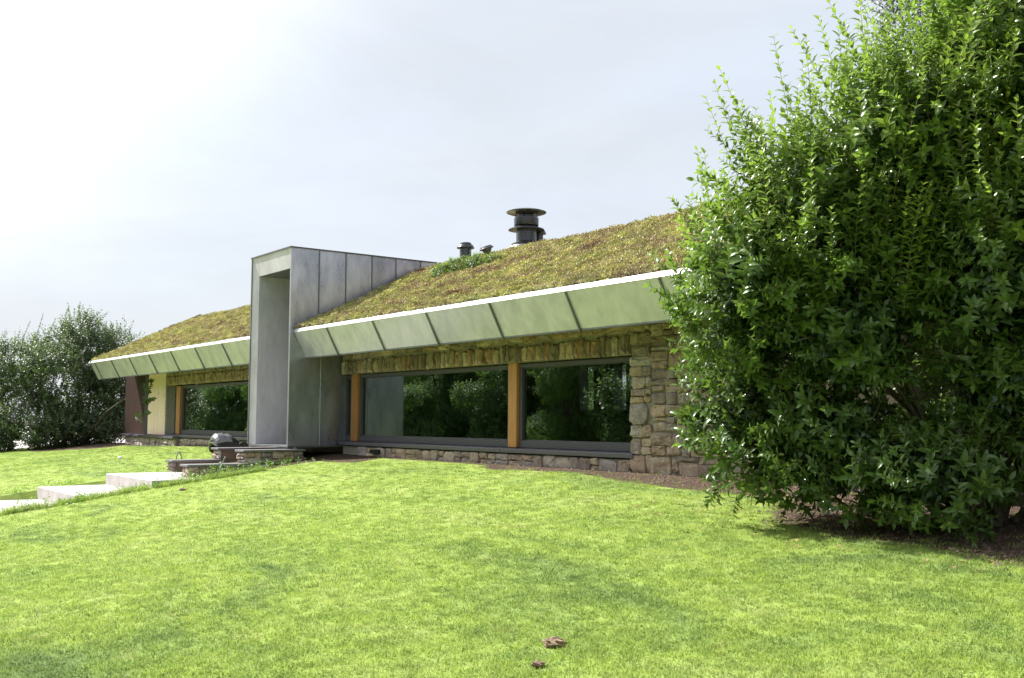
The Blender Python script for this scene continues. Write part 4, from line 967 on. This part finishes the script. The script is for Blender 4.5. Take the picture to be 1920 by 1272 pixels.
# longer grass fringe along both slab edges
fr = np.arange(3.6, 9.6, .05)
X, Y = np.meshgrid(np.array([-22.33, -22.22, -22.1, -21.98]), fr)
g2 = patch('long_grass_fringe', X, Y, lawn_h(X, Y), 260*(.4+.6*np.sin(Y*3.1)**2), 'grass_blade')
scatter(g2, [tuft_obj('grass_tuft', 16, .05, .12, .004, 21, 'weed_leaf' if False else 'grass_blade', .9)], 3, .6, 1.3)
props(g2, 'longer uncut grass fringe along the right edge of the white slabs', 'grass', kind='stuff')

# --- small things on the lawn
def clod(name, x, y, l, w_, h, seed, lab, rz=0):
    rng = np.random.default_rng(seed); bm = bmesh.new(); bmesh.ops.create_icosphere(bm, subdivisions=3, radius=1)
    for v in bm.verts:
        n_ = 1+.28*math.sin(v.co.x*5+seed)*math.sin(v.co.y*4)+.18*math.sin(v.co.z*9+v.co.x*7)+rng.normal(0, .08)
        v.co = Vector((v.co.x*l*n_, v.co.y*w_*n_, v.co.z*h*n_+h*.5))
    me = bpy.data.meshes.new(name); bm.to_mesh(me); bm.free(); me.materials.append(MT['clod'])
    o = link(bpy.data.objects.new(name, me)); o.location = (x, y, float(ground_h(x, y))+.015); o.rotation_euler.z = rz
    return props(o, lab, 'clod')

clod('clod', -6.03, 4.91, .085, .05, .035, 1, 'pale brown crumbly clod lying on the lawn near the bottom of the photo', .65)
clod('clod', -5.74, 4.53, .05, .03, .02, 2, 'small dark crumb of earth just in front of the pale brown clod', 1.2)

clod('clod', -20.9, 7.3, .07, .05, .025, 4, 'small earth crumb on the lawn right of the top slab', .4)

# dandelion clock
e = empty('dandelion', (-29.38, 8.49, float(ground_h(-29.38, 8.49)))); props(e, 'single white dandelion head standing on the left lawn', 'flower')
MB().tube([(0, 0, 0), (.01, 0, .06), (.0, 0, .10)], .006, 5).build('stalk', 'stem_green', e)
MB().lathe([(0, .09), (.045, .11), (.062, .145), (.045, .18), (0, .195)], 0, 0, 10).build('head', 'dandelion', e, smooth=True)
# fallen leaves on the soil under the shrub
rng = np.random.default_rng(77); n = 260; px = rng.uniform(-10.5, -1.5, n); py = rng.uniform(8.6, 11.8, n); P = np.stack([px, py, ground_h(px, py)+.02], 1)
a = rng.uniform(0, 6.28, n); D = np.stack([np.cos(a), np.sin(a), rng.normal(0, .15, n)], 1); S = np.stack([-np.sin(a), np.cos(a), rng.normal(0, .2, n)], 1); N = np.tile([0, 0, 1.], (n, 1))
V, T, tn = leaf_arrays(P, D, S, N, rng.uniform(.05, .1, n), rng.uniform(.025, .045, n), np.zeros(n), fine=False)
plain('dry_leaf', (.30, .20, .09), .8, 0, .5)
props(fnmesh('leaf_litter', V, T, 'dry_leaf', tn), 'dry fallen leaves scattered on the soil under the large shrub', 'leaf litter', kind='stuff')

rng = np.random.default_rng(91); n = 5200; px = rng.uniform(-17, -1.5, n); py = rng.uniform(8.8, 12.0, n); ok = soilmask(px, py) > rng.uniform(.15, .8, n); px, py = px[ok], py[ok]; n = len(px)
sz = rng.uniform(.008, .035, n)**1.0; V = []; T = []
base = np.array([(1, 0, 0), (-.5, .87, 0), (-.5, -.87, 0), (0, 0, .9), (.1, .1, -.4)])
for i in range(n):
    a = rng.uniform(0, 6.28); c_, s_ = math.cos(a), math.sin(a); b_ = base*rng.uniform(.6, 1.3, base.shape)*sz[i]
    V += [(px[i]+x*c_-y*s_, py[i]+x*s_+y*c_, float(z)+0) for x, y, z in b_]; k = i*5; T += [(k, k+1, k+3), (k+1, k+2, k+3), (k+2, k, k+3)]
V = np.array(V); V[:, 2] += np.repeat(ground_h(px, py), 5)
props(fnmesh('earth_crumbs', V, T, 'earth'), 'crumbs of bare brown earth along the foot of the stone wall', 'soil', kind='stuff')
